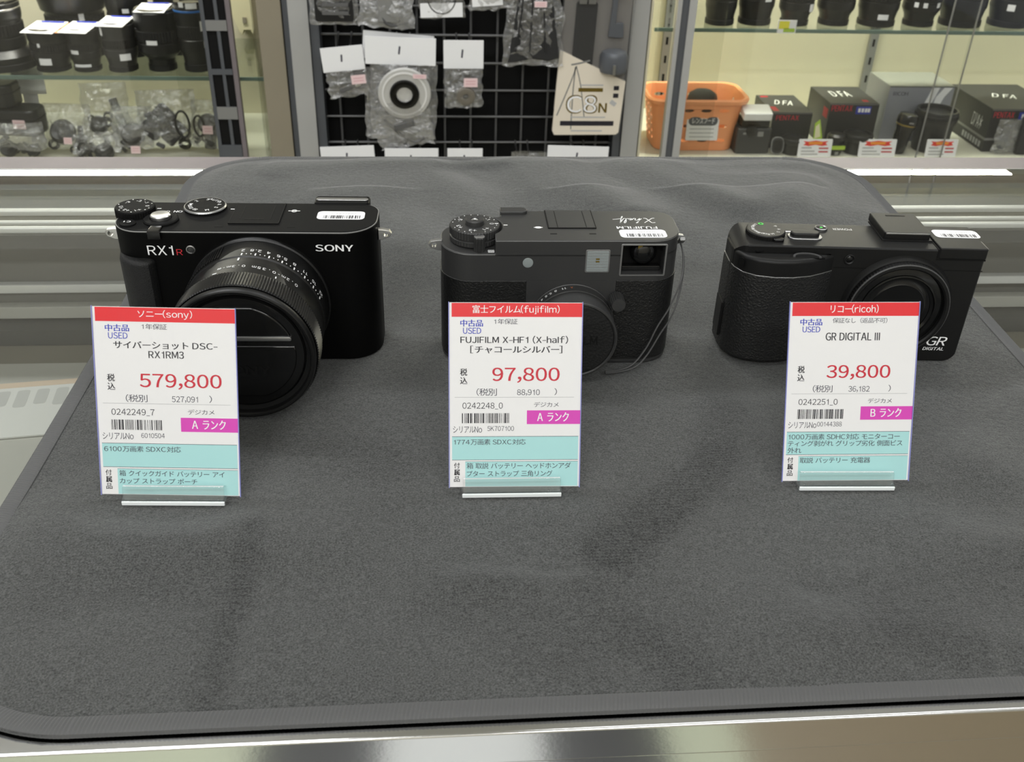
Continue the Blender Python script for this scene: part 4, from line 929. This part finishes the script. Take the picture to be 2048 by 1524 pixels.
b = hang('small white-lined bag at the top of the grid beside the tall black pouch', 105, 1800, -58, .0, -.08)
bag_mesh(b, 76, 74, 16, 9, 9); oprism('lining_card', 'paper_white', b, rr(-34, 20, -66, -4, 1), 4, 5, .1, RX(PI/2)); oprism('grey_part', 'wire', b, rr(-4, 22, -62, -40, 3), -4, 4, 1, RX(PI/2))
b = hang('tall clear bag holding a flared black fabric pouch, beside the tripod pack', 187, 1800, -62, .0, .0)
bag_mesh(b, 92, 166, 18, 10, 9, taper=1.22)
bm = B(); 
prism(bm, [(-24, 0), (24, 0), (47, -150), (30, -156), (0, -152), (-30, -158), (-46, -160)][::-1], -5, 6, 2, 3, RX(PI/2)); fin(bm, 'pouch', 'pouch', b)
for q in (-18, -4, 12): loop(b, [(q, -7.5, -10), (q*1.4, -8.2, -80), (q*1.8, -7, -140)], 1.4, 'pouch', 'pouch_pleat')
psticker(b, -2, 20, -62, -52, -12, 9)
for (l, x, wd, zt, g) in (('lowest-row header card beside the grey post', -158, 101, -379, 1), ('second header card in the lowest row of the grid', -37, 101, -383, 2), ('narrow third header card in the lowest row of the grid', 64, 67, -383, 3), ('bulging bag mouth without a card, lowest row of the grid', 186, 70, -392, 4), ('widest lowest-row header card, under the tripod pack', 281, 118, -378, 5)):
    b = hang(l, x, 1800, zt, (-.04, .03, .0, 0, -.02)[g-1], (-.05, .01, .0, 0, .02)[g-1])
    if g != 4: header(b, wd, 40)
    bag_mesh(b, wd*.95, 80, 20, 20+g, 7, M=T(0, 0, -38 if g != 4 else 2)); oprism('boxed_part', 'box_black', b, rr(-wd*.3, wd*.3, -110, -60, 3), -6, 6, 1, RX(PI/2)); psticker(b, -10, 12, -64, -52, -12, g)

# tripod blister pack
tp = thing('tripod_pack', 'tall clear blister pack with mini tripod parts and a cream printed card', 'package', (298, 1806, -60), 0)
fin(prism(B(), [(-70, -290), (-66, -298), (-62, -299), (54, -298), (60, -294), (66, -200), (72, 60), (-58, 60), (-64, -200)], -4, 4, 1.5, 3, RX(PI/2)), 'blister', 'blister', tp)
oprism('tray', 'pack_grey', tp, [(-62, -240), (60, -240), (68, 58), (-54, 58)], -5, -3, 0, RX(PI/2))
oprism('tripod_body', 'void', tp, rr(-34, 4, -210, -58, 4), -3, 3, 1, RX(PI/2) @ RZ(-.03))
for x in (-25, -9): 
    l_ = oprism('tripod_leg', 'gloss_black', tp, rr(x-6, x+6, -58, 58, 3), -3, 5, 1.2, RX(PI/2)); obox('leg_lock', 'steel_dull', l_, x-6.6, x+6.6, -7, -3, -60, -36, .8)
oprism('phone_grip', 'alu_dark', tp, [(34, 58), (36, 20), (28, 2), (28, -8), (48, -8), (48, 2), (42, 20), (44, 58)][::-1], -2, 6, 1.2, RX(PI/2))
gp = oprism('phone_holder', 'alu_dark', tp, [(28, -28), (56, -28), (56, -40), (38, -40), (36, -92), (50, -92), (52, -116), (44, -118), (24, -116), (28, -60)][::-1], -2, 6, 1.2, RX(PI/2))
hb_ = olathe('ball_mount', 'alu_dark', tp, [(24, -6), (26, 0), (26, 22), (22, 30), (12, 34), (0, 35)], 40, T(38, -2, -172)); obox('mount_slot', 'silver', hb_, 33, 38, -30, -27, -178, -160, .5)
CP = RX(PI/2) @ T(0, 0, 4.6)
cp_ = oprism('printed_card', 'pack_cream', tp, [(-69, -289), (-65, -297), (53, -296), (58, -292), (63, -196), (-62, -140), (-66, -220)], -3, 4.4, .2, RX(PI/2))
ribbon(cp_, [(-30, -168), (-40, -200), (-62, -260)], 2.2, 'alu_grey', CP, 'tripod_picture'); ribbon(cp_, [(-32, -170), (-34, -220), (-34, -286)], 2.2, 'alu_grey', CP, 'tripod_picture'); ribbon(cp_, [(-30, -170), (-20, -205), (-10, -262)], 2, 'alu_grey', CP, 'tripod_picture'); ribbon(cp_, [(-40, -166), (-24, -163), (-6, -158)], 3, 'alu_grey', CP, 'tripod_picture')
text(cp_, 'C8', 'gold', CP, -46, 14, -256, -221, bold=.029); text(cp_, 'C8', 'paper_white', CP @ T(0, 0, .15), -43.6, 11.6, -254, -223, bold=.0); text(cp_, 'N', 'gold', CP, 16, 32, -254, -236, bold=.021)
flat('print_line', 'gold', cp_, CP, -24, 22, -215, -208, h=.1); 
flat('print_band', 'ink', cp_, CP, -55, 47, -279, -270, h=.1)
for y_, a, b2 in ((-204, -20, 22), (-264, -36, 30), (-290, -34, 26)): flat('print_line', 'ink_grey', cp_, CP, a, b2, y_, y_+2.4, h=.1)
for y_ in (-212, -226): flat('print_icon', 'ink', cp_, CP, 42, 52, y_, y_+8, h=.1)
flat('print_icon', 'ink_grey', cp_, CP @ T(43, -236, 0) @ RZ(-.6), -6, 6, -4, 4, r=1, h=.1)

# ------------------------------------------------------------------ used lenses
def lens(label, x, y, z, r, h, group, style=0, m='lens_bg', card=None, stickers=(), ring=None, top=True, hood=False, base=None):
    o = thing('camera_lens', label, 'lens', (x, y, z+.5), 0, group)
    rb = base or r*.86
    olathe('mount_cap', 'lens_bg_rubber', o, [(rb*.96, 0), (rb, 1), (rb, h*.1), (rb*.95, h*.11)], 40)
    olathe('barrel', m, o, [(rb*.94, h*.1), (rb*.98, h*.2), (r*.93, h*.3), (r*.97, h*.33), (r*.97, h*.46), (r*.93, h*.47), (r*.95, h*.49), (r*.95, h*.70), (r*.98, h*.72), (r, h*.78), (r, h*.95), (r*.97, h*.965)], 48)
    olathe('focus_ring', 'lens_bg_rubber', o, [(r*.95, h*.495), (r*.985, h*.5), (r*.985, h*.66), (r*.95, h*.665)], 90, None, {1: r*.03, 2: r*.03})
    if hood: 
        olathe('lens_hood', m, o, [(r*.99, h*.72), (r*1.06, h*.75), (r*1.16, h*1.0), (r*1.12, h*1.0), (r*1.0, h*.8)], 48)
    olathe('front_cap', 'gloss_black', o, [(r*.94, h*.95), (r*.94, h*.985), (r*.9, h), (r*.6, h), (r*.58, h*.985), (0, h*.985)], 40)
    if ring: olathe('colour_ring', ring, o, [(r*1.0, h*.86), (r*1.015, h*.865), (r*1.015, h*.885), (r*1.0, h*.89)], 48)
    for a, q, wd, hh in stickers:
        bm = B(); n = 5
        for i in range(n):
            a0 = R(a)+(i/n-.5)*wd/r; a1 = R(a)+((i+1)/n-.5)*wd/r; rad = r*1.005+.3; z0, z1 = h*q, h*q+hh
            bm.faces.new([bm.verts.new((rad*math.sin(t), -rad*math.cos(t), zz)) for t, zz in ((a0, z0), (a1, z0), (a1, z1), (a0, z1))])
        fin(bm, 'price_sticker', 'paper_white', o, keep=True)
    if card:
        cw, cdp, rz, m2 = card
        oprism('top_card', 'paper_white', o, rr(-cw/2, cw/2, -cdp/2, cdp/2, 1, 2), h, h+1.2, .1, RZ(rz) @ RX(R(4)))
        flat('card_rule', 'ink_blue', o, T(0, 0, h+2.6) @ RZ(rz) @ RX(R(4)), -cw*.3, cw*.42, cdp*.28, cdp*.36, h=.1)
        if m2: oprism('card_flap', m2, o, rr(cw/2-6, cw/2+8, -cdp*.35, cdp*.45, 1, 2), h-1.2, h-.1, .1, RZ(rz) @ RX(R(4)))
    return o
GL, GR_ = 'used lenses on the upper glass shelf, white cards on top', 'used lenses on the glass shelf above the boxes'
lens('lens topped by a white card with an orange edge, square white sticker low on barrel', -708, 1936, -276, 36, 76, GL, card=(60, 74, -.12, 'orange_plastic'), stickers=((-2, .2, 22, 12), (-12, .62, 5, 7)))
lens('slim lens with white card on top and a silver band near its base', -645, 1934, -276, 29, 77, GL, card=(52, 72, -.12, None), stickers=((-22, .44, 16, 7), (0, .14, 30, 5)), ring=None)
lens('charcoal grey lens with white card on top and one pale sticker', -580, 1936, -276, 31, 88, GL, m='lens_bg_grey', card=(52, 66, -.1, None), stickers=((28, .26, 20, 12), (-52, .75, 10, 14)))
lens('tall glossy lens with narrow base, white card on top and small print sticker', -508, 1942, -276, 40, 112, GL, card=(56, 60, -.05, None), stickers=((-6, .47, 20, 8),), base=26, m='lens_bg')
lens('lens with a thin blue ring and four white stickers, next to the dark door frame', -442, 1940, -276, 31, 126, GL, ring='blue_ring', stickers=((-18, .94, 9, 9), (16, .92, 20, 10), (48, .6, 12, 18), (52, .36, 10, 12)), base=25)
lens('large lens with a silver ring near its top, at the cabinet edge', -806, 1955, -276, 50, 122, GL, m='lens_bg', ring='silver', stickers=(), base=60)
lens('wide black lens standing behind the three carded lenses', -690, 2050, -276, 56, 118, GL, hood=True, stickers=((30, .62, 10, 16),))
lens('black lens at the back of the shelf behind the grey carded lens', -588, 2052, -276, 40, 122, GL, stickers=((10, .7, 12, 8),))
lens('broad low black lens at the back, beside the tall glossy lens', -500, 2075, -276, 42, 116, GL)
for i, (x, r, h, hood, l, st) in enumerate(((560, 31, 95, False, 'smooth black lens first from the grey door post on the glass shelf', ()), (631, 35, 100, False, 'satin black lens second from the grey door post', ((20, .45, 14, 5),)),
        (709, 34, 92, True, 'black lens with petal hood behind the yellow-green tag', ((38, .3, 12, 14),)), (790, 37, 96, True, 'black lens with a broad petal hood beside the yellow-green tag lens', ()), (876, 40, 96, False, 'black lens with a white sticker low on the barrel above the second boxed lens', ((-6, .16, 20, 10), (8, .6, 20, 6))),
        (962, 37, 94, True, 'black lens with flared hood and three small stickers above the silver box', ((-40, .4, 8, 9), (-14, .4, 8, 9), (30, .4, 9, 9))), (1050, 45, 110, False, 'large plain black lens behind the upright glass edges', ()), (1150, 43, 110, False, 'plain black lens at the far shelf end, beyond the upright glass edges', ((-30, .3, 14, 12),)))):
    lens(l, x, 1900+r+(i % 2)*3, -178, r, h, GR_, hood=hood, stickers=st, base=r*.9 if not hood else r*.8)
tg = thing('shelf_tag', 'small yellow and green tag clipped to the glass shelf edge', 'tag', (680, 1886, -185)); obox('tag_face', 'paper', tg, -18, 18, -.8, 0, 0, 24); flat('tag_print', 'yellow', tg, T(0, -.85, 0) @ FRONT, -16, 4, 8, 22, h=.2); flat('tag_print', 'lime', tg, T(0, -.85, 0) @ FRONT, -6, 16, 2, 9, h=.2)

# ------------------------------------------------------------------ right cabinet, lower deck
DZ = -424.5
bk = thing('plastic_basket', 'orange plastic basket with oval holes and a paper label', 'basket', (537, 1962, DZ))
bw, bd, bh = 96, 62, 108
def bring(tk, z, gx, gy): return [(x, y, z) for x, y in rr(-gx, gx, -gy, gy, 30, 8)]
bm = B(); rows = []
for (z, s, e) in ((0, .84, 0), (2, .86, 0), (30, .89, 0), (60, .93, 0), (92, .98, 0), (97, 1.0, 0), (97, 1.07, 1), (104, 1.09, 1), (108, 1.06, 1), (106, 1.0, 0), (95, .965, 0), (60, .915, 0), (30, .875, 0), (4, .845, 0)):
    gx, gy = bw*s, bd*s; rows.append([bm.verts.new((x, y, z)) for x, y in rr(-gx, gx, -gy, gy, 30*s, 8)])
for a, b in zip(rows, rows[1:]):
    for i in range(len(a)): bm.faces.new((a[i], a[(i+1) % len(a)], b[(i+1) % len(a)], b[i]))
bm.faces.new(rows[0][::-1]); bm.faces.new(rows[-1])
bsk = fin(bm, 'basket_body', 'orange_plastic', bk)
holes = B()
for r_, z in enumerate((22, 36, 52, 68, 84)):
    for i in range(4):
        x = -54 + i*36 + (12 if r_ % 2 else -4)
        if abs(x) > 62: continue
        prism(holes, [(x+11*math.cos(2*PI*q/16), z+3.6*math.sin(2*PI*q/16)) for q in range(16)], -90, 90, 0, 2, RX(PI/2))
    for y in (-26, 0, 26): prism(holes, [(y+5*math.cos(2*PI*q/14), z+4.4*math.sin(2*PI*q/14)) for q in range(14)], -130, 130, 0, 2, RZ(PI/2) @ RX(PI/2))
cut(bsk, holes); bsk.data.materials.clear(); bsk.data.materials.append(MATS['orange_plastic'])
for i in range(1): oprism('rim_tab', 'orange_plastic', bk, rr(-34, 30, 88, 100, 2), 0, 3, 1, T(0, -bd*.99, 0) @ RX(PI/2))
lbM = T(10, -bd*.955, 0) @ RX(PI/2-.09)
lb_ = oprism('paper_label', 'paper', bk, rr(-33, 33, 24, 78, 1), 4, 5, .1, lbM); oprism('label_band', 'alu_dark', lb_, rr(-30, 30, 54, 73, 9, 5), 5, 5.3, 0, lbM); text(lb_, 'レンズフード', 'paper', lbM @ T(0, 0, 5.5), -22, 24, 58, 70, bold=.013)
for z in (46, 38, 30): flat('print_line', 'ink_grey', lb_, lbM @ T(0, 0, 5), -26, 24, z, z+2.4, h=.1)
o = thing('lens_pouch', 'round black lens pouch lying inside the orange basket', 'pouch', (560, 1976, DZ+5)); fin(lathe(B(), [(30, 0), (32, 6), (32, 78), (28, 92), (18, 99), (0, 101)], 32), 'pouch_shell', 'pouch', o, ang=180); olathe('pouch_seam', 'cord_black', o, [(32, 70), (32.6, 71), (32.6, 74), (32, 75)], 32)

def carton(label, x0, x1, y0, y1, z1, m, mt, rz=0):
    o = thing('lens_box', label, 'box', ((x0+x1)/2, (y0+y1)/2, DZ), rz, 'boxed lenses on the cabinet deck'); a, b_, h = (x1-x0)/2, (y1-y0)/2, z1-DZ
    obox('carton', m, o, -a, a, -b_, b_, 0, h-1.2, .6); obox('lid', mt, o, -a, a, -b_, b_, h-1.2, h, .5); obox('lid_edge', 'wire', o, -a+.2, a-.2, -b_-.25, -b_+.3, h-3, h-1.3)
    FR = T(0, -b_-.1, 0) @ FRONT; TP = T(0, 0, h+.06); SD = T(-a-.1, 0, 0) @ RZ(-PI/2) @ FRONT
    return o, a, b_, h, FR, TP, SD
o, a, b_, h, FR, TP, SD = carton('flat black box with red lettering and a script logo on its lid, nearest the basket', 697, 780, 1926, 2050, -350, 'box_black', 'box_top')
text(o, 'PENTAX', 'box_red', FR, -34, 14, h-16, h-6, bold=.013); text(o, 'D FA', 'paper', TP @ RZ(-.25), -20, 18, -10, 22, bold=.013, shear=.2); flat('print_patch', 'box_red', o, TP, -a+4, -a+16, -b_+10, -b_+40, h=.1); flat('print_patch', 'box_red', o, TP, -a+6, -a+22, b_-16, b_-8, h=.1); flat('print_patch', 'box_red', o, SD, -30, 20, h-30, h-12, h=.1)
o, a, b_, h, FR, TP, SD = carton('black box with red lettering and blue patch, standing between flat and silver boxes', 818, 922, 1936, 2060, -334, 'box_black', 'box_top')
text(o, 'PENTAX', 'box_red', FR, -48, -4, h-16, h-4, bold=.013); flat('print_patch', 'box_blue', o, FR, 4, 36, h-22, h-6, h=.1); [flat('faint_print', 'paper', o, FR @ T(0, 0, .15), x, x+5, h-18, h-10, h=.1) for x in (9, 16, 23, 29)]; text(o, 'D FA', 'paper', TP, -28, 14, -12, 26, bold=.013); flat('print_patch', 'box_red', o, TP, 22, 34, -b_+12, -b_+26, h=.1); flat('print_patch', 'box_red', o, SD, 30, 55, h-34, h-14, h=.1)
o, a, b_, h, FR, TP, SD = carton('tall silver grey box with white slanted stripes on its face', 952, 1092, 1970, 2080, -307, 'box_silver', 'box_top_silver')
text(o, 'RICOH', 'ink_soft', FR, -60, -28, h-20, h-12, bold=.013)
oprism('white_stripe', 'paper_white', o, [(4, h-62), (20, h-62), (38, h-3), (22, h-3)], 0, .2, 0, FR); oprism('white_stripe', 'paper_white', o, [(28, h-62), (46, h-62), (44, h-44), (52, h-22), (66, h-3), (48, h-3), (34, h-22), (30, h-44)], 0, .2, 0, FR)
o, a, b_, h, FR, TP, SD = carton('wide black box with red lettering and a silver band, last on deck', 1150, 1300, 1905, 2090, -335, 'box_black', 'box_top')
text(o, 'PENTAX', 'box_red', FR, -70, -26, h-18, h-6, bold=.013); flat('print_patch', 'box_blue', o, FR, -16, 30, h-22, h-6, h=.1); [flat('faint_print', 'paper', o, FR @ T(0, 0, .15), x, x+5, h-19, h-10, h=.1) for x in (-10, -2)]; text(o, 'D FA', 'paper', TP @ RZ(-.3), -30, 20, -14, 16, bold=.013, shear=.3)
flat('silver_band', 'alu_grey', o, FR, -a, a, 24, 29, h=.1); flat('silver_band', 'alu_grey', o, SD, -b_, b_, 24, 29, h=.1); text(o, 'DFA*', 'paper', SD, 24, 66, 38, 66, bold=.013); [flat('faint_print', 'ink_grey', o, SD, x, x+8, 6, 18, h=.1) for x in range(0, 84, 12)]; [flat('faint_print', 'paper', o, FR, x, x+13, 4, 15, r=4, h=.1) for x in (-54, -38)]; flat('print_icon', 'alu_grey', o, SD, 30, 44, h-40, h-24, r=5, h=.1)

def deck_card(x, label, wd=72):
    o = thing('deck_price_card', label, 'price card', (x, 1872, DZ)); PLN = RX(PI/2-.12)
    p_ = oprism('card_paper', 'paper_white', o, rr(-wd/2, wd/2, 0, 36, 2, 3), 0, 1, .1, PLN)
    rb_ = oprism('ribbon_print', 'ribbon_red', p_, [(-wd*.36, 24), (-wd*.2, 22), (0, 24.5), (wd*.2, 22), (wd*.36, 24), (wd*.3, 28), (wd*.37, 32), (wd*.2, 31), (0, 33), (-wd*.2, 31), (-wd*.37, 32), (-wd*.3, 28)], 1, 1.1, 0, PLN); oprism('ribbon_centre', 'ribbon_orange', p_, rr(-wd*.2, wd*.2, 25.5, 30.5, 1), 1.1, 1.2, 0, PLN)
    for y_, x0, x1, m in ((17, -.4, -.1, 'ink_grey'), (16, .12, .4, 'mark_red'), (10, -.4, .0, 'ink_grey'), (9, .12, .4, 'mark_red'), (4, -.4, .1, 'ink_grey')): flat('print_line', m, p_, PLN @ T(0, 0, 1), wd*x0, wd*x1, y_, y_+3, h=.1)
    return o
deck_card(777, 'white card with red ribbon print in front of the two black boxes, nearest the basket', 70); deck_card(908, 'white card with red ribbon print in front of the tall silver box', 78); deck_card(1044, 'white card with red ribbon print under the big black hood', 66)

def flashunit(x, y, label):
    o = thing('flash_unit', label, 'flash', (x, y, DZ)); oprism('flash_body', 'lens_bg_grey', o, rr(-36, 36, -22, 22, 6), 0, 52, 3); oprism('flash_shoulder', 'gloss_black', o, rr(-28, 30, -18, 20, 5), 52, 70, 3); oprism('diffuser', 'paper', o, rr(-28, 30, -24, 14, 3), 0, 16, 2, T(0, 0, 74) @ RX(R(14)))
    olathe('control_dial', 'gloss_black', o, [(11, 0), (11, 4), (8, 5), (0, 5)], 28, T(-8, -22, 48) @ RX(PI/2)); flat('badge', 'alu_grey', o, T(0, -22.1, 0) @ FRONT, 6, 18, 36, 46, r=1, h=.3); flat('badge', 'alu_grey', o, T(0, -22.1, 0) @ FRONT, -24, -18, 40, 44, h=.3)
    return o
flashunit(653, 1912, 'dark compact flash with white diffuser on top, beside the orange basket')
def ringhood(x, y, r, h, label, m='lens_bg', rx=0.):
    o = thing('lens_hood', label, 'lens hood', (x, y, DZ)); o.rotation_euler = (rx, 0, 0)
    olathe('hood_shell', m, o, [(r*.8, 0), (r*.84, h*.1), (r*.86, h*.62), (r*.98, h*.72), (r, h*.8), (r, h*.94), (r*.96, h), (r*.86, h), (r*.8, h*.8), (r*.7, h*.2)], 48); olathe('hood_rib', 'lens_bg_rubber', o, [(r*.99, h*.82), (r*1.02, h*.84), (r*1.02, h*.9), (r*.99, h*.92)], 60, None, {1: .5, 2: .5}); olathe('inner_cap', m, o, [(r*.86, h*.9), (r*.4, h*.93), (0, h*.9)], 40)
    return o
ringhood(1043, 1924, 43, 84, 'big black lens hood with ribbed top in front of the silver box'); ringhood(738, 1899, 25, 32, 'low black lens cap stack in front of the flat box'); ringhood(876, 1904, 30, 40, 'round black hood in front of the blue-patched box')
o = thing('loupe', 'oval black eyecup loupe lying by the flash', 'eyecup', (703, 1892, DZ)); oprism('eyecup_ring', 'lens_bg', o, rr(-13, 13, 0, 34, 11), 0, 10, 3, RX(PI/2-.2)); oprism('eyecup_rim', 'alu_grey', o, rr(-13.4, 13.4, -.4, 34.4, 11), 8.5, 9.3, .3, RX(PI/2-.2)); oprism('eyecup_glass', 'gloss_black', o, rr(-8, 8, 6, 28, 7), 10, 10.4, .1, RX(PI/2-.2))
o = thing('pocket_flash', 'slim black pocket light standing in front of the silver box', 'flashlight', (964, 1902, DZ)); LM = T(0, 0, 2.4) @ RY(.12)
olathe('light_body', 'gloss_black', o, [(15, 0), (16, 4), (17, 46), (19, 52), (19, 56)], 32, LM); olathe('gold_ring', 'gold', o, [(19.3, 55.5), (19.6, 56.2), (19.6, 57.6), (19.3, 58.3)], 32, LM); olathe('light_head', 'gloss_black', o, [(19, 58), (21, 60), (21, 70), (18, 78), (12, 80), (0, 80)], 32, LM); flat('badge', 'alu_grey', o, LM @ T(0, -21.3, 0) @ FRONT, -5, 5, 63, 66, h=.3)
def tagged(x, y, label):
    o = thing('green_tagged_cap', label, 'lens cap', (x, y, DZ)); olathe('cap_stack', 'lens_bg', o, [(14, 0), (15, 2), (15, 22), (12, 26), (18, 30), (18, 38), (14, 42), (0, 42)], 32); oprism('green_tag', 'lime', o, rr(-16, 16, -1, 7, 1), 0, 1, .1, T(0, -16, 14) @ RX(PI/2)); flat('badge', 'alu_grey', o, T(0, -15.4, 0) @ FRONT, -3, 4, 1, 8, h=.3)
    return o
tagged(826, 1894, 'small black cap stack with lime green tag before the blue-patched box')
o = thing('green_label', 'folded lime green label leaning between the two black boxes', 'label', (790, 1900, DZ)); oprism('label_sheet', 'lime', o, [(-8, 0), (10, 0), (10, 24), (2, 58), (-8, 50)], 0, 1, .1, T(0, 0, 8) @ RX(PI/2-.2)); oprism('label_fold', 'cream', o, [(-6, 20), (6, 24), (1, 50), (-6, 44)], 1.1, 1.5, .1, T(0, 0, 8) @ RX(PI/2-.2))
b = thing('accessory_bag', 'clear bag with a grey strap part in front of the wide black box', 'bag', (1188, 1893, DZ+72)); bag_mesh(b, 50, 70, 12, 31, 6); oprism('strap_part', 'alu_dark', b, rr(-8, 10, -62, -14, 6), -3, 3, 1, RX(PI/2) @ RZ(-.12))
o = thing('lens_case', 'black upright lens case at the end of the deck, before the wide box', 'case', (1238, 1893, DZ)); oprism('case_shell', 'pouch', o, rr(-24, 26, -8, 8, 5), 0, 78, 4); oprism('case_flap', 'pouch', o, rr(-25, 27, -9, 0, 4), 48, 80, 3)

# ------------------------------------------------------------------ left cabinet, lower deck
DL = -439.5
def hood_pouch(x, y, z, w_, d_, h, rz, label, st=None):
    o = thing('hood_case', label, 'case', (x, y, z), rz); oprism('case_shell', 'lens_bg', o, rr(-w_/2, w_/2, -d_/2, d_/2, min(w_, d_)*.3, 6), 0, h, 5); oprism('case_lip', 'lens_bg_rubber', o, rr(-w_/2-.8, w_/2+.8, -d_/2-.8, d_/2+.8, min(w_, d_)*.3, 6), h*.62, h*.68, .5)
    if st: psticker(o, st[0], st[1], st[2], st[3], -d_/2-.6, 3)
    return o
hood_pouch(-795, 1935, DL+42, 92, 60, 50, -.12, 'black hood case with a pale price sticker, lower of two by the cabinet edge', (2, 26, 16, 33)); hood_pouch(-830, 1940, DL+94, 84, 56, 44, -.1, 'black hood case without sticker, upper of two by the cabinet edge')
def loose_bag(label, x, y, w_, h, th, seed, parts, lean=.3, rz=0, amp=12, m='film'):
    o = thing('accessory_bag', label, 'bag', (x, y, DL), rz, 'bagged parts on the lower deck of the lens cabinet')
    M = RX(-lean) @ T(0, 0, h+amp*1.2)
    bag_mesh(o, w_, h, th, seed, amp, m, M=M)
    for q in parts:
        kind, px, pz, s = q
        MM = RX(-lean) @ T(px, 0, pz)
        if kind == 'cup': fin(lathe(B(), [(s*.7, -s*.4), (s, -s*.2), (s, s*.3), (s*.8, s*.5), (s*.4, s*.4), (0, s*.2)], 24, MM @ RX(1.2)), 'rubber_cup', 'lens_bg', o)
        if kind == 'block': oprism('black_part', 'box_black', o, rr(-s, s, -s*.6, s*.6, s*.2), -s*.25, s*.25, 1.5, MM @ RX(PI/2) @ RZ(seed*.7))
        if kind == 'cord': loop(o, [(px+s*math.cos(a)*.5, -4, pz+s*math.sin(a)) for a in [2*PI*i/10 for i in range(11)]], 2.2, 'cord_black', 'cord_loop')
        if kind == 'stick': psticker(o, px-s, px+s, pz-s*.8, pz+s*.8, -th*.7-4, seed, RX(-lean))
    rnd = random.Random(seed)
    for q in range(6):                                              # small dark rubber bits jumbled inside
        px, pz, s_ = rnd.uniform(-w_*.36, w_*.36), rnd.uniform(10, h*.72), rnd.uniform(6, 13)
        MM = RX(-lean) @ T(px, rnd.uniform(-6, 8), pz) @ RX(PI/2+rnd.uniform(-.7, .7)) @ RZ(rnd.uniform(0, 3))
        if q % 2: oprism('rubber_bit', 'box_black', o, rr(-s_, s_, -s_*.5, s_*.5, s_*.3, 3), -s_*.3, s_*.3, 1, MM)
        else: olathe('rubber_ring', 'lens_bg', o, [(s_*.6, -s_*.3), (s_, -s_*.3), (s_, s_*.3), (s_*.6, s_*.3), (s_*.6, -s_*.3)], 20, MM)
    return o
loose_bag('crumpled clear bag heaped under the stacked hood cases', -795, 1900, 104, 52, 46, 41, (('cup', -20, 20, 16), ('block', 26, 18, 14)), .1, amp=16, m='film_haze')
loose_bag('clear bag with two black cups beside the stacked hood cases', -708, 1920, 92, 84, 34, 42, (('cup', -10, 44, 24), ('block', 22, 26, 16), ('stick', 10, 30, 8)), .25, -.1)
loose_bag('clear bag standing tallest in the heap with small black parts inside', -640, 1962, 88, 112, 30, 43, (('block', 18, 84, 13), ('block', 26, 52, 14), ('cup', -18, 46, 18)), .2, .15)
loose_bag('grey crumpled bag in the middle of the heap, pink sticker at its foot', -586, 1925, 76, 78, 34, 44, (('cup', 0, 38, 22), ('block', -8, 20, 14), ('stick', 10, 10, 9)), .3, 0, m='film_haze')
loose_bag('flat clear bag lying in front of the heap with a dark eyecup', -650, 1893, 90, 40, 26, 45, (('cup', 14, 16, 18),), .7, 0.1)
loose_bag('wide clear bag with a dark folded pouch, pulled up to a corner', -516, 1930, 112, 108, 28, 46, (('block', -18, 62, 34), ('block', 10, 40, 24), ('cord', 30, 60, 26)), .25, .1)
loose_bag('clear bag with cord and pale sticker next to the dark door frame', -438, 1922, 66, 92, 32, 47, (('cup', 0, 60, 20), ('block', 2, 30, 18), ('stick', 6, 52, 10), ('cord', -14, 60, 20)), .2, -.1)
o = thing('backing_card', 'white backing card leaning behind the stacked hood cases', 'card', (-792, 1995, DL)); oprism('card_sheet', 'paper', o, rr(-30, 32, 96, 148, 1), 0, 1, .1, RX(PI/2-.12)); oprism('card_stem', 'translucent', o, rr(-14, 14, 0, 100, 1), -1, 0, .1, RX(PI/2-.12))
